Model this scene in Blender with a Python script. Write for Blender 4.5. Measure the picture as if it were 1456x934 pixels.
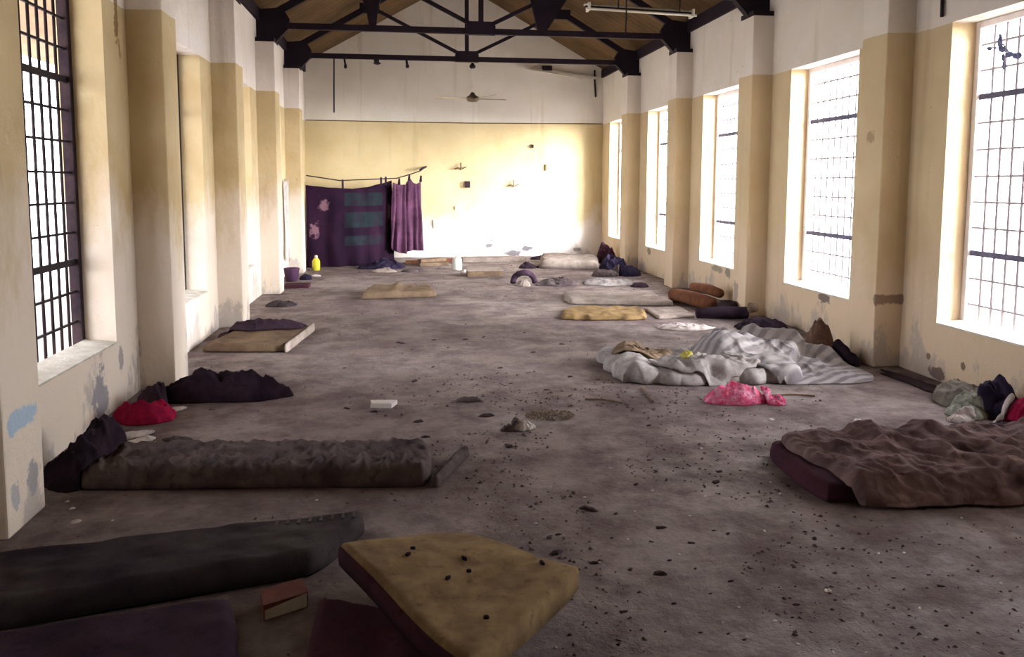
import bpy, bmesh, math, random
from mathutils import Vector, noise
from mathutils.bvhtree import BVHTree
import numpy as np

# ------------------------------------------------------------------ camera, world, exposure
for o in list(bpy.data.objects):
    bpy.data.objects.remove(o, do_unlink=True)
SC = bpy.context.scene
COL = SC.collection

def make_camera():
    f, cy, yaw, pit, rol = 1120.68, 366.18, 0.1358, 0.0948, 0.0027
    fw = Vector((math.sin(yaw) * math.cos(pit), math.cos(yaw) * math.cos(pit), -math.sin(pit)))
    r = Vector((math.cos(yaw), -math.sin(yaw), 0))
    u = r.cross(fw)
    r2 = r * math.cos(rol) + u * math.sin(rol)
    u2 = -r * math.sin(rol) + u * math.cos(rol)
    cd = bpy.data.cameras.new('camera')
    cd.sensor_fit = 'HORIZONTAL'
    cd.sensor_width = 36.0
    cd.lens = f / 1456 * 36.0
    cd.shift_y = -(467 - cy) / 1456
    cd.clip_start = 0.05
    cd.clip_end = 200
    co = bpy.data.objects.new('camera', cd)
    COL.objects.link(co)
    from mathutils import Matrix
    m = Matrix((r2, u2, -fw)).transposed().to_4x4()
    m.translation = Vector((0, 0, 1.6))
    co.matrix_world = m
    SC.camera = co
make_camera()

WORLD_STRENGTH = 5.5
w = bpy.data.worlds.new('overcast_sky')
SC.world = w
w.use_nodes = True
bgn = w.node_tree.nodes['Background']
bgn.inputs['Color'].default_value = (0.97, 0.96, 1.0, 1)
bgn.inputs['Strength'].default_value = WORLD_STRENGTH
# hazy sun, spread by thin cloud, on the side of the pale barred windows
sd = bpy.data.lights.new('hazy_sun', 'SUN')
sd.energy = 26.0
sd.angle = math.radians(45)
sd.color = (1.0, 0.97, 0.96)
so_ = bpy.data.objects.new('hazy_sun', sd)
COL.objects.link(so_)
so_.rotation_euler = Vector((-0.78, 0.60, -0.16)).to_track_quat('-Z', 'Y').to_euler()
so_.location = (20, -12, 12)
SC.view_settings.view_transform = 'Standard'
SC.view_settings.look = 'None'
SC.view_settings.exposure = 1.32
SC.view_settings.gamma = 1.0
SC.view_settings.use_curve_mapping = False
SC.cycles.use_denoising = True
SC.cycles.max_bounces = 10
SC.cycles.diffuse_bounces = 7

# ------------------------------------------------------------------ dimensions (metres)
XL, XR = -2.03, 4.30          # wall faces
PL, PR = -1.77, 4.044         # pilaster faces
XC = (XL + XR) / 2            # ridge
DP = [3.67 + 2.62 * i for i in range(-1, 5)]   # pilaster near edges
PW = 0.37
YB, YF = 16.93, -1.6          # end walls
HPAINT, HPIL, HWALL = 2.866, 3.545, 3.86
THICK = 0.30
Z0, Z1 = 0.46, 2.87           # window sill / head
WINS = [(DP[i] + PW + 0.46, DP[i] + PW + 0.46 + 1.335) for i in range(1, 6)]
WIN_ADDED = (DP[0] + PW + 0.46, DP[0] + PW + 0.46 + 1.335)   # unseen window added for light, bay beside the camera, pale side only
random.seed(7)

# ------------------------------------------------------------------ helpers
def tag(o, label=None, cat=None, group=None, kind=None):
    if label: o['label'] = label
    if cat: o['category'] = cat
    if group: o['group'] = group
    if kind: o['kind'] = kind
    return o

def empty(name, loc=(0, 0, 0)):
    o = bpy.data.objects.new(name, None)
    COL.objects.link(o)
    o.location = loc
    return o

def link(name, me, mat, parent=None, smooth=False):
    o = bpy.data.objects.new(name, me)
    COL.objects.link(o)
    if mat is not None:
        me.materials.append(mat)
    if smooth:
        me.polygons.foreach_set('use_smooth', [True] * len(me.polygons))
    if parent is not None:
        o.parent = parent
        # every parent here is an empty or mesh without rotation: keep world coordinates
        o.location = -Vector(wloc(parent))
    return o

def wloc(o):
    v = Vector(o.location)
    while o.parent is not None:
        o = o.parent
        v += Vector(o.location)
    return v

def obj(name, verts, faces, mat, parent=None, smooth=False):
    me = bpy.data.meshes.new(name)
    me.from_pydata([tuple(v) for v in verts], [], faces)
    me.validate()
    bm = bmesh.new(); bm.from_mesh(me)
    bmesh.ops.recalc_face_normals(bm, faces=bm.faces)
    bm.to_mesh(me); bm.free()
    return link(name, me, mat, parent, smooth)

class MB:
    """collects solids, then builds ONE mesh object"""
    def __init__(s):
        s.v, s.f = [], []
    def add(s, v, f):
        n = len(s.v)
        s.v += [tuple(p) for p in v]
        s.f += [tuple(i + n for i in q) for q in f]
        return s
    def box(s, a, b):
        (x0, y0, z0), (x1, y1, z1) = a, b
        v = [(x, y, z) for z in (z0, z1) for y in (y0, y1) for x in (x0, x1)]
        return s.add(v, [(0, 2, 3, 1), (4, 5, 7, 6), (0, 1, 5, 4), (2, 6, 7, 3), (0, 4, 6, 2), (1, 3, 7, 5)])
    def prism(s, poly, y0, y1):
        n = len(poly)
        v = [(x, y0, z) for x, z in poly] + [(x, y1, z) for x, z in poly]
        f = [tuple(range(n)), tuple(range(2 * n - 1, n - 1, -1))]
        f += [(i, i + n, (i + 1) % n + n, (i + 1) % n) for i in range(n)]
        return s.add(v, f)
    def bar(s, p, q, w, d, up=(0, 1, 0)):
        """box beam from p to q, w wide across, d deep along up"""
        p, q, up = Vector(p), Vector(q), Vector(up)
        t = (q - p).normalized()
        a = t.cross(up).normalized() * w / 2
        b = up.normalized() * d / 2
        v = [c + sa * a + sb * b for c in (p, q) for sb in (-1, 1) for sa in (-1, 1)]
        return s.add(v, [(0, 2, 3, 1), (4, 5, 7, 6), (0, 1, 5, 4), (2, 6, 7, 3), (0, 4, 6, 2), (1, 3, 7, 5)])
    def tube(s, pts, r, seg=8, cap=True):
        pts = [Vector(p) for p in pts]
        rr = r if isinstance(r, (list, tuple)) else [r] * len(pts)
        v, f = [], []
        t0 = (pts[1] - pts[0]).normalized()
        ref = Vector((0, 0, 1)) if abs(t0.z) < 0.9 else Vector((1, 0, 0))
        n = t0.cross(ref).normalized()
        for i, p in enumerate(pts):
            t = (pts[min(i + 1, len(pts) - 1)] - pts[max(i - 1, 0)]).normalized()
            n = (n - t * n.dot(t)).normalized()
            b = t.cross(n)
            for k in range(seg):
                a = 2 * math.pi * k / seg
                v.append(p + (n * math.cos(a) + b * math.sin(a)) * rr[i])
        for i in range(len(pts) - 1):
            for k in range(seg):
                f.append((i * seg + k, i * seg + (k + 1) % seg, (i + 1) * seg + (k + 1) % seg, (i + 1) * seg + k))
        if cap:
            f.append(tuple(range(seg)))
            f.append(tuple((len(pts) - 1) * seg + k for k in range(seg)))
        return s.add(v, f)
    def lathe(s, prof, c, seg=20):
        v, f = [], []
        for r, z in prof:
            for k in range(seg):
                a = 2 * math.pi * k / seg
                v.append((c[0] + r * math.cos(a), c[1] + r * math.sin(a), c[2] + z))
        for i in range(len(prof) - 1):
            for k in range(seg):
                f.append((i * seg + k, i * seg + (k + 1) % seg, (i + 1) * seg + (k + 1) % seg, (i + 1) * seg + k))
        f.append(tuple(range(seg)))
        f.append(tuple((len(prof) - 1) * seg + k for k in range(seg)))
        return s.add(v, f)
    def build(s, name, mat, parent=None, smooth=False, bevel=0):
        o = obj(name, s.v, s.f, mat, parent, smooth)
        if bevel:
            bm = bmesh.new(); bm.from_mesh(o.data)
            bmesh.ops.bevel(bm, geom=bm.edges[:], offset=bevel, segments=2, affect='EDGES', profile=0.6)
            bm.to_mesh(o.data); bm.free()
        return o

def N3(x, y, z):
    return noise.noise(Vector((x, y, z)))

def fbm(x, y, z, o=3):
    return N3(x, y, z) + 0.5 * N3(2 * x + 9, 2 * y, 2 * z) * (o > 1) + 0.25 * N3(4 * x, 4 * y + 5, 4 * z) * (o > 2)

# ------------------------------------------------------------------ materials
MATS = {}
class NT:
    def __init__(s, name, rough=0.9, spec=0.2):
        s.m = bpy.data.materials.new(name)
        s.m.use_nodes = True
        s.t = s.m.node_tree
        s.b = s.t.nodes['Principled BSDF']
        s.b.inputs['Roughness'].default_value = rough
        s.b.inputs['Specular IOR Level'].default_value = spec
        MATS[name] = s.m
    def n(s, kind, **kw):
        nd = s.t.nodes.new(kind)
        for k, v in kw.items():
            if k in nd.inputs: nd.inputs[k].default_value = v
            else: setattr(nd, k, v)
        return nd
    def l(s, a, b): s.t.links.new(a, b)
    def coord(s):
        if not hasattr(s, '_c'): s._c = s.n('ShaderNodeNewGeometry').outputs['Position']
        return s._c
    def noise(s, scale, detail=4, rough=0.6, off=(0, 0, 0), stretch=(1, 1, 1)):
        mp = s.n('ShaderNodeMapping')
        mp.inputs['Location'].default_value = off
        mp.inputs['Scale'].default_value = stretch
        s.l(s.coord(), mp.inputs['Vector'])
        nd = s.n('ShaderNodeTexNoise', Scale=scale, Detail=detail, Roughness=rough)
        s.l(mp.outputs[0], nd.inputs['Vector'])
        return nd.outputs['Fac']
    def ramp(s, fac, stops):
        r = s.n('ShaderNodeValToRGB')
        e = r.color_ramp.elements
        while len(e) < len(stops): e.new(0.5)
        for k, (p, c) in enumerate(stops):
            e[k].position = p
            e[k].color = (c, c, c, 1) if isinstance(c, (int, float)) else (*c, 1)
        s.l(fac, r.inputs['Fac'])
        return r.outputs['Color']
    def math(s, op, a, b=None):
        m = s.n('ShaderNodeMath', operation=op)
        for i, v in enumerate((a, b)):
            if v is None: continue
            if isinstance(v, (int, float)): m.inputs[i].default_value = v
            else: s.l(v, m.inputs[i])
        return m.outputs[0]
    def mix(s, fac, a, b, mode='MIX'):
        m = s.n('ShaderNodeMix', data_type='RGBA', blend_type=mode)
        for key, v in ((0, fac), (6, a), (7, b)):
            if isinstance(v, (int, float)): m.inputs[key].default_value = v
            elif isinstance(v, tuple): m.inputs[key].default_value = (*v, 1)
            else: s.l(v, m.inputs[key])
        return m.outputs[2]
    def sep(s):
        if not hasattr(s, '_s'):
            nd = s.n('ShaderNodeSeparateXYZ'); s.l(s.coord(), nd.inputs[0]); s._s = nd.outputs
        return s._s
    def color(s, c):
        if isinstance(c, tuple): s.b.inputs['Base Color'].default_value = (*c, 1)
        else: s.l(c, s.b.inputs['Base Color'])
    def bump(s, h, strength=0.4, dist=0.02):
        nd = s.n('ShaderNodeBump', Strength=strength, Distance=dist)
        s.l(h, nd.inputs['Height'])
        s.l(nd.outputs[0], s.b.inputs['Normal'])

def simple(name, c1, c2=None, scale=6, rough=0.9, spec=0.2, bump=0.25, dist=0.01, fine=None, metal=0):
    t = NT(name, rough, spec)
    t.b.inputs['Metallic'].default_value = metal
    c2 = c2 or tuple(x * 0.6 for x in c1)
    nz = t.noise(scale, 5, 0.65)
    t.color(t.ramp(nz, [(0.32, c2), (0.66, c1)]))
    if bump: t.bump(t.noise(fine or scale * 6, 4), bump, dist)
    return t.m

def wall_material(name, ochre, ochre2, upper, worn, worn_amt, axis=1, spots=(), worn_top=1.25):
    t = NT(name, 0.93, 0.1)
    x, y, z = t.sep()[0], t.sep()[1], t.sep()[2]
    n1 = t.noise(1.1, 4, 0.6)
    n2 = t.noise(5.0, 6, 0.7, (3, 1, 7))
    n3 = t.noise(2.3, 5, 0.65, (11, 4, 2), (1, 1, 0.45))
    och = t.ramp(n1, [(0.35, ochre2), (0.65, ochre)])
    up = t.ramp(n1, [(0.3, tuple(c * 0.88 for c in upper)), (0.7, upper)])
    # paint boundary at window-head height, slightly wavy
    zz = t.math('ADD', z, t.math('MULTIPLY', t.math('SUBTRACT', n2, 0.5), 0.03))
    col = t.mix(t.math('GREATER_THAN', zz, HPAINT), och, up)
    mo = t.ramp(t.noise(3.2, 3, 0.5, (6, 3, 9)), [(0.40, 0.0), (0.60, 0.35)])
    col = t.mix(mo, col, t.mix(0.5, col, (0.62, 0.58, 0.40)))
    # worn lime-wash showing through the ochre low on the wall
    lowz = t.math('SUBTRACT', worn_top, t.math('MULTIPLY', z, 0.95))
    wm = t.math('ADD', t.math('MULTIPLY', t.math('SUBTRACT', n3, 0.5), 2.2), lowz)
    wm = t.ramp(wm, [(0.25, 0.0), (0.75, worn_amt)])
    wm = t.math('MULTIPLY', wm, t.math('LESS_THAN', z, HPAINT))
    col = t.mix(wm, col, worn)
    # damp stains and flaked plaster (own ragged shapes)
    dm = t.math('ADD', t.noise(2.1, 6, 0.7, (5, 9, 1), (1, 1, 0.5)), t.math('MULTIPLY', z, -0.34))
    dm = t.ramp(dm, [(0.46, 0.0), (0.52, 0.55)])
    col = t.mix(dm, col, (0.30, 0.28, 0.29))
    sp = t.ramp(t.noise(9.0, 5, 0.75, (2, 8, 5)), [(0.69, 0.0), (0.73, 0.75)])
    col = t.mix(sp, col, (0.20, 0.15, 0.11))
    # streaks running down from the wall head
    st = t.ramp(t.noise(4.0, 4, 0.6, (7, 7, 7), (1, 1, 0.06)), [(0.60, 0.0), (0.75, 0.35)])
    col = t.mix(st, col, tuple(c * 0.55 for c in ochre2))
    ns = t.math('MULTIPLY', t.math('SUBTRACT', t.noise(7.0, 5, 0.7, (1, 2, 3)), 0.5), 3.0)
    for (a0, z0, ra, rz, c, fac) in spots:
        da = t.math('MULTIPLY', t.math('SUBTRACT', t.sep()[axis], a0), 1 / ra)
        dz = t.math('MULTIPLY', t.math('SUBTRACT', z, z0), 1 / rz)
        d = t.math('ADD', t.math('SQRT', t.math('ADD', t.math('MULTIPLY', da, da), t.math('MULTIPLY', dz, dz))), ns)
        col = t.mix(t.ramp(d, [(0.75, fac), (0.95, 0.0)]), col, c)
    t.color(col)
    t.bump(t.math('ADD', t.noise(14, 6, 0.7), t.math('MULTIPLY', n3, 1.5)), 0.35, 0.02)
    return t.m

M_WL = wall_material('ochre_plaster_worn', (0.64, 0.52, 0.32), (0.50, 0.38, 0.21), (0.82, 0.77, 0.74), (0.76, 0.69, 0.63), 0.75, 1, [
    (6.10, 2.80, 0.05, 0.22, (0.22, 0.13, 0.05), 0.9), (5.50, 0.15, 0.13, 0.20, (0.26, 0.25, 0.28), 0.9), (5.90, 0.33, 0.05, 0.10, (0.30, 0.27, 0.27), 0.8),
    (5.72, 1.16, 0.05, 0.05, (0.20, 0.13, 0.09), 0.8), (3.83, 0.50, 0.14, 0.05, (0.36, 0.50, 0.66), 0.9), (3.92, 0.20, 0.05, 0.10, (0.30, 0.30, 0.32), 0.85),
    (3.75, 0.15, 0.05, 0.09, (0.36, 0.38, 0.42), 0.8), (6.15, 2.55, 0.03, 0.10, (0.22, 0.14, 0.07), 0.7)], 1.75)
M_WR = wall_material('ochre_plaster', (0.61, 0.49, 0.31), (0.53, 0.41, 0.25), (0.76, 0.71, 0.66), (0.66, 0.54, 0.42), 0.6, 1, [
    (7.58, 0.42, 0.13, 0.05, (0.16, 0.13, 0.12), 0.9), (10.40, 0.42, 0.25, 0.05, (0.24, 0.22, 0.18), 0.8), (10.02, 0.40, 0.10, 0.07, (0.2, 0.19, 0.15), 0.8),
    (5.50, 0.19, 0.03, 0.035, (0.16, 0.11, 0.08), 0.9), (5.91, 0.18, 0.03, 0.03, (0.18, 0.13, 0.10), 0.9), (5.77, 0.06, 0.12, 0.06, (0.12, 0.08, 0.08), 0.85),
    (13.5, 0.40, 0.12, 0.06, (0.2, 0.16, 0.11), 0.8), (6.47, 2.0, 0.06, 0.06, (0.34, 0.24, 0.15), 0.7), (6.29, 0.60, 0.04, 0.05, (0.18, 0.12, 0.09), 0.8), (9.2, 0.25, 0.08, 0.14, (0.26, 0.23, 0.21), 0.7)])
M_WB = wall_material('ochre_plaster_end', (0.64, 0.53, 0.31), (0.56, 0.45, 0.25), (0.76, 0.73, 0.68), (0.74, 0.70, 0.68), 0.8, 0, [
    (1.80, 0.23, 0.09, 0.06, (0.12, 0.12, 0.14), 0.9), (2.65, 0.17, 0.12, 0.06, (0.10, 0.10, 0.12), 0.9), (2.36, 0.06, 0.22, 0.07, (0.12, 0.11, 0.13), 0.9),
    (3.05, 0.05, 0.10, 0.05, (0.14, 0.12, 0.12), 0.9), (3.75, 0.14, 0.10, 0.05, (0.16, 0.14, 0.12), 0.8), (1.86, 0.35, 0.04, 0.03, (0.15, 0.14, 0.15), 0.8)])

def floor_material():
    t = NT('dusty_concrete', 0.85, 0.25)
    n1 = t.noise(0.55, 5, 0.65)
    n2 = t.noise(2.6, 7, 0.72, (4, 2, 0))
    n3 = t.noise(18, 6, 0.7, (1, 5, 0))
    base = t.ramp(n1, [(0.35, (0.145, 0.108, 0.107)), (0.6, (0.24, 0.20, 0.195))])
    d = t.ramp(n2, [(0.42, 0.0), (0.62, 0.75)])
    col = t.mix(d, base, (0.080, 0.054, 0.056))
    sp = t.ramp(n3, [(0.60, 0.0), (0.68, 0.5)])
    col = t.mix(sp, col, (0.07, 0.048, 0.045))
    lt = t.ramp(t.noise(33, 3, 0.6, (8, 8, 0)), [(0.70, 0.0), (0.74, 0.6)])
    col = t.mix(lt, col, (0.40, 0.36, 0.34))
    t.color(col)
    t.bump(t.math('ADD', n3, t.math('MULTIPLY', n2, 1.5)), 0.5, 0.02)
    r = t.ramp(n2, [(0.4, 0.55), (0.6, 0.95)])
    t.l(r, t.b.inputs['Roughness'])
    return t.m
M_FLOOR = floor_material()

def ceiling_material():
    t = NT('brown_roof_boards', 0.9, 0.1)
    n = t.noise(1.4, 5, 0.6)
    wv = t.n('ShaderNodeTexWave', Scale=1.6, Distortion=1.2, Detail=2.0)
    wv.bands_direction = 'Y'
    t.l(t.coord(), wv.inputs['Vector'])
    c = t.ramp(n, [(0.35, (0.075, 0.046, 0.022)), (0.65, (0.145, 0.092, 0.046))])
    c = t.mix(t.ramp(wv.outputs['Fac'], [(0.0, 0.5), (0.12, 0.0)]), c, (0.05, 0.03, 0.02))
    t.color(c)
    t.bump(wv.outputs['Fac'], 0.3, 0.02)
    return t.m
M_CEIL = ceiling_material()
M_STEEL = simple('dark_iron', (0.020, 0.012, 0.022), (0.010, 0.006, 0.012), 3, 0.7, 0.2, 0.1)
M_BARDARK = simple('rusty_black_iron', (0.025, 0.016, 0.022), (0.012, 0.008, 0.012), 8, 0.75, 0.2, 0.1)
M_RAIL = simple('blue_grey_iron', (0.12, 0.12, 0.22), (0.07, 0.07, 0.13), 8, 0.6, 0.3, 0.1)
M_BARPALE = simple('glare_pale_iron', (0.42, 0.38, 0.44), (0.34, 0.30, 0.36), 6, 0.5, 0.4, 0.05)  # glare of the windows put into the pale bar colour
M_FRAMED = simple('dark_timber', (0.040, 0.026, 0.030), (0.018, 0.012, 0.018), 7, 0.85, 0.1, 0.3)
M_FRAMEP = simple('glare_pale_timber', (0.80, 0.76, 0.78), (0.70, 0.66, 0.68), 6, 0.7, 0.2, 0.15)  # frame made pale to stand in for the glare around it
M_WHITE = simple('white_paint', (0.72, 0.70, 0.66), (0.55, 0.52, 0.47), 5, 0.6, 0.3, 0.1)
M_SILL = simple('cracked_lime_sill', (0.66, 0.64, 0.58), (0.42, 0.40, 0.34), 9, 0.9, 0.1, 0.5, 0.01)
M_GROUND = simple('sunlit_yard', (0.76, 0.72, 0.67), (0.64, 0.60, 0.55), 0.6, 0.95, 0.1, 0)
M_VFL = simple('dimming_slab_concrete', (0.30, 0.27, 0.24), (0.22, 0.20, 0.18), 2, 0.9, 0.1, 0)
M_VER = simple('veranda_timber', (0.32, 0.22, 0.15), (0.22, 0.15, 0.10), 2, 0.9, 0.1, 0.2)

# ------------------------------------------------------------------ room shell
def build_shell():
    fl = MB().box((XL - THICK, YF - 0.3, -0.12), (XR + THICK, YB + 0.3, 0.0)).build('floor', M_FLOOR)
    tag(fl, 'dusty grey brown concrete floor of the long hall', kind='structure')
    for side in (-1, 1):
        xw = XL if side < 0 else XR
        xo = xw + side * THICK
        a, b = min(xw, xo), max(xw, xo)
        mb = MB()
        ys = [YF]
        mb.box((a, YF, 0), (b, YB, Z0))
        mb.box((a, YF, Z1), (b, YB, HWALL))
        prev = YF
        for (y0, y1) in ([WIN_ADDED] if side > 0 else []) + WINS:
            mb.box((a, prev, Z0), (b, y0, Z1)); prev = y1
        mb.box((a, prev, Z0), (b, YB, Z1))
        m = M_WL if side < 0 else M_WR
        wl = mb.build('wall_left' if side < 0 else 'wall_right', m)
        tag(wl, 'long ochre plaster wall of dark-framed barred windows, white above' if side < 0 else
            'long ochre plaster wall of pale-barred glaring windows, white above', kind='structure')
        px = PL if side < 0 else PR
        for d in DP:
            p = MB().box((min(px, xw + side * 0.02), d, 0), (max(px, xw + side * 0.02), d + PW, HPIL))
            p.build('pilaster', m, wl, bevel=0.012)
        # dark timber wall plate under the eaves
        p = MB().box((min(xw - side * 0.05, xo), YF, HWALL), (max(xw - side * 0.05, xo), YB, HWALL + 0.17)).build('wall_plate', M_STEEL, wl)
    # end walls
    apex = HWALL + 0.17 + 0.555 * (XC - XL)
    poly = [(XL - THICK, 0), (XR + THICK, 0), (XR + THICK, HWALL + 0.1), (XC, apex + 0.05), (XL - THICK, HWALL + 0.1)]
    wb = MB().prism(poly, YB, YB + 0.3).build('wall_back', M_WB)
    tag(wb, 'gable end wall, ochre below and white above', kind='structure')
    wf = MB().prism(poly, YF - 0.3, YF).build('wall_front', M_WR)
    tag(wf, 'plain gable end wall facing the curtained end', kind='structure')
    # roof slopes
    for side in (-1, 1):
        xw = XL if side < 0 else XR
        xe = xw + side * 0.9
        ze = apex - 0.555 * abs(xe - XC)
        c = MB().prism([(XC, apex), (XC, apex + 0.09), (xe, ze + 0.09), (xe, ze)], YF - 0.5, YB + 0.5)
        c = c.build('ceiling', M_CEIL)
        tag(c, 'brown boarded roof slope above the %s windows' % ('dark-framed' if side < 0 else 'pale-barred'), kind='structure')
    # daylight yard outside
    g = MB().box((-40, -30, -0.55), (40, 50, -0.45)).build('ground', M_GROUND)
    tag(g, 'glaring pale yard outside the windows', kind='structure')
    v = empty('veranda_roof', (-3.2, 5, 3.0))
    tag(v, 'brown veranda roof outside the dark-framed windows', kind='structure')
    MB().prism([(-2.33, 3.66), (-2.33, 3.74), (-5.2, 3.42), (-5.2, 3.34)], 0.0, 19).build('veranda_slope', M_VER, v)  # roof edge shows; its unseen depth is added to cut daylight here
    for yp in (0.6, 5.4, 17.8):
        MB().box((-5.12, yp, -0.45), (-5.02, yp + 0.1, 3.36)).build('veranda_post', M_VER, v)
    vf = MB().box((-5.2, 0.0, -0.45), (-2.33, 19, -0.06)).build('added_dimming_slab', M_VFL)  # dark slab added to lessen light bounced in on this side
    tag(vf, 'added dark concrete slab cutting bounced daylight outside the dark-framed windows', kind='structure')
    an = empty('added_sun_block', (8, -3, -0.45)); tag(an, 'added unseen block standing outside the hall to stop the sun', kind='structure')  # unseen building added to keep direct sun off the window beside the camera
    MB().box((5.9, -9, -0.45), (10, 1.9, 3.9)).build('added_sun_block_wall', M_WB, an)
    MB().prism([(5.5, 3.9), (5.5, 4.0), (8, 5.0), (10.4, 4.0), (10.4, 3.9)], -9.3, 2.2).build('added_sun_block_roof', M_VER, an)
    # portals help the sky light through the openings
    for side in (-1, 1):
        for (y0, y1) in ([WIN_ADDED] if side > 0 else []) + WINS:
            xw = (XL if side < 0 else XR) + side * (THICK + 0.02)
            ld = bpy.data.lights.new('window_daylight', 'AREA')
            ld.shape = 'RECTANGLE'
            ld.size, ld.size_y = Z1 - Z0, y1 - y0
            ld.cycles.is_portal = True
            lo = bpy.data.objects.new('window_daylight', ld)
            lo.location = (xw, (y0 + y1) / 2, (Z0 + Z1) / 2)
            lo.rotation_euler = (0, math.radians(90 if side > 0 else -90), 0)
            COL.objects.link(lo)
build_shell()

# ------------------------------------------------------------------ windows
def build_windows():
    n = 0
    for side in (1, -1):
        xw = XR if side > 0 else XL
        for i, (y0, y1) in enumerate(([WIN_ADDED] if side > 0 else []) + WINS):  # first opening on the pale side is added for its light
            n += 1
            w = empty('window_%d' % n, (xw, (y0 + y1) / 2, Z0))
            tag(w, ('tall window with pale vertical bars and blue grey rails, glaring white' if side > 0 else
                    'tall window with black iron grille in a dark timber frame'), kind='structure',
                group='pale barred windows' if side > 0 else 'black barred windows')
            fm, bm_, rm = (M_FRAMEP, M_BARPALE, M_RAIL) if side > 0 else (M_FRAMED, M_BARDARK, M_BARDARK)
            xf0, xf1 = xw + side * 0.205, xw + side * 0.275
            a, b = min(xf0, xf1), max(xf0, xf1)
            fw = 0.05
            # timber frame: two posts, head; ragged inner edges are left plain
            for (p, q) in (((a, y0, Z0), (b, y0 + fw, Z1)), ((a, y1 - fw, Z0), (b, y1, Z1)),
                           ((a, y0 + fw, Z1 - fw), (b, y1 - fw, Z1))):
                MB().box(p, q).build('frame_post', fm, w, bevel=0.006)
            sill = MB().prism([(xw - side * 0.005, Z0), (xw - side * 0.005, Z0 + 0.012), (xf0, Z0 + 0.035), (xf0, Z0)], y0 + 0.002, y1 - 0.002)
            sill.build('window_sill', M_SILL, w)
            xb = (xf0 + xf1) / 2
            nb = 10
            for k in range(1, nb):
                y = y0 + fw + (y1 - y0 - 2 * fw) * k / nb
                MB().tube([(xb, y, Z0 + 0.01), (xb, y, Z1 - fw)], 0.0105 if side < 0 else 0.011, 8).build('bar', bm_, w, True)
            zz = 1.045
            for z in (1.045, 2.285):
                MB().box((xb - 0.012, y0 + fw, z - 0.022), (xb + 0.012, y1 - fw, z + 0.022)).build('rail', rm, w)
            for z in (0.63, 0.84, 1.25, 1.455, 1.66, 1.87, 2.08, 2.49, 2.69):
                MB().box((xb - 0.008, y0 + fw, z - 0.008), (xb + 0.008, y1 - fw, z + 0.008)).build('cross_bar', bm_, w)
build_windows()

# ------------------------------------------------------------------ trusses
def build_truss(y, label, strut=False):
    t = empty('roof_truss', (XC, y, 3.79))
    tag(t, label, 'truss', 'dark iron roof trusses on the pilasters')
    y0, y1 = y - 0.03, y + 0.03
    def rz(x): return 3.97 + 0.575 * ((XC - abs(x - XC)) - (-1.76))
    MB().box((XL + 0.1, y0, 3.75), (XR - 0.1, y1, 3.835)).build('tie_beam', M_STEEL, t)
    top = rz(XC)
    for s in (-1, 1):
        xa = XC + s * 3.1
        MB().bar((xa, y, rz(xa)), (XC, y, top), 0.10, 0.07).build('rafter', M_STEEL, t)
        # heel gusset resting on the pilaster head
        e = PL if s < 0 else PR
        ew = XL if s < 0 else XR
        poly = [(ew, 3.56), (e, 3.56), (e - s * 0.17, 3.74), (e - s * 0.20, 3.88), (e - s * 0.10, 4.04), (ew, 4.0)]
        MB().prism(poly, y0 - 0.02, y1 + 0.02).build('heel_gusset', M_STEEL, t)
        MB().box((min(e, ew), DP[0] * 0 + y - 0.17, 3.546), (max(e, ew), y + 0.17, 3.60)).build('bearing_plate', M_STEEL, t)
        xn = XC + s * 1.70
        MB().bar((XC + s * 0.16, y, 3.90), (xn, y, rz(xn)), 0.055, 0.05).build('web', M_STEEL, t)
        MB().prism([(xn - 0.17, rz(xn) - 0.12), (xn + 0.17, rz(xn) - 0.12), (xn + 0.17, rz(xn) + 0.05), (xn - 0.17, rz(xn) + 0.05)], y0 - .01, y1 + .01).build('node_gusset', M_STEEL, t)
    MB().box((XC - 0.035, y0, 3.83), (XC + 0.035, y1, top)).build('king_post', M_STEEL, t)
    MB().prism([(XC - 0.21, 3.742), (XC + 0.21, 3.742), (XC + 0.21, 3.87), (XC + 0.17, 3.93), (XC - 0.17, 3.93), (XC - 0.21, 3.87)],
               y0 - 0.012, y1 + 0.012).build('centre_gusset', M_STEEL, t)
    if strut:
        MB().prism([(-0.47, 3.83), (-0.37, 3.83), (-0.34, 4.10), (-0.26, 4.30), (-0.26, 4.75), (-0.62, 4.62), (-0.62, 4.30), (-0.52, 4.10)], y0, y1).build('strut', M_STEEL, t)
        MB().prism([(1.97, 3.83), (2.11, 3.83), (2.62, 4.62), (2.25, 4.85), (1.85, 4.30)], y0, y1).build('strut', M_STEEL, t)
    return t
build_truss(DP[5] + 0.185, 'dark iron roof truss with the ceiling fan hung beneath it')
build_truss(DP[4] + 0.185, 'dark iron roof truss with thick struts on its tie beam', True)
build_truss(DP[3] + 0.185, 'dark iron roof truss carrying the twin tube light fitting')

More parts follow.
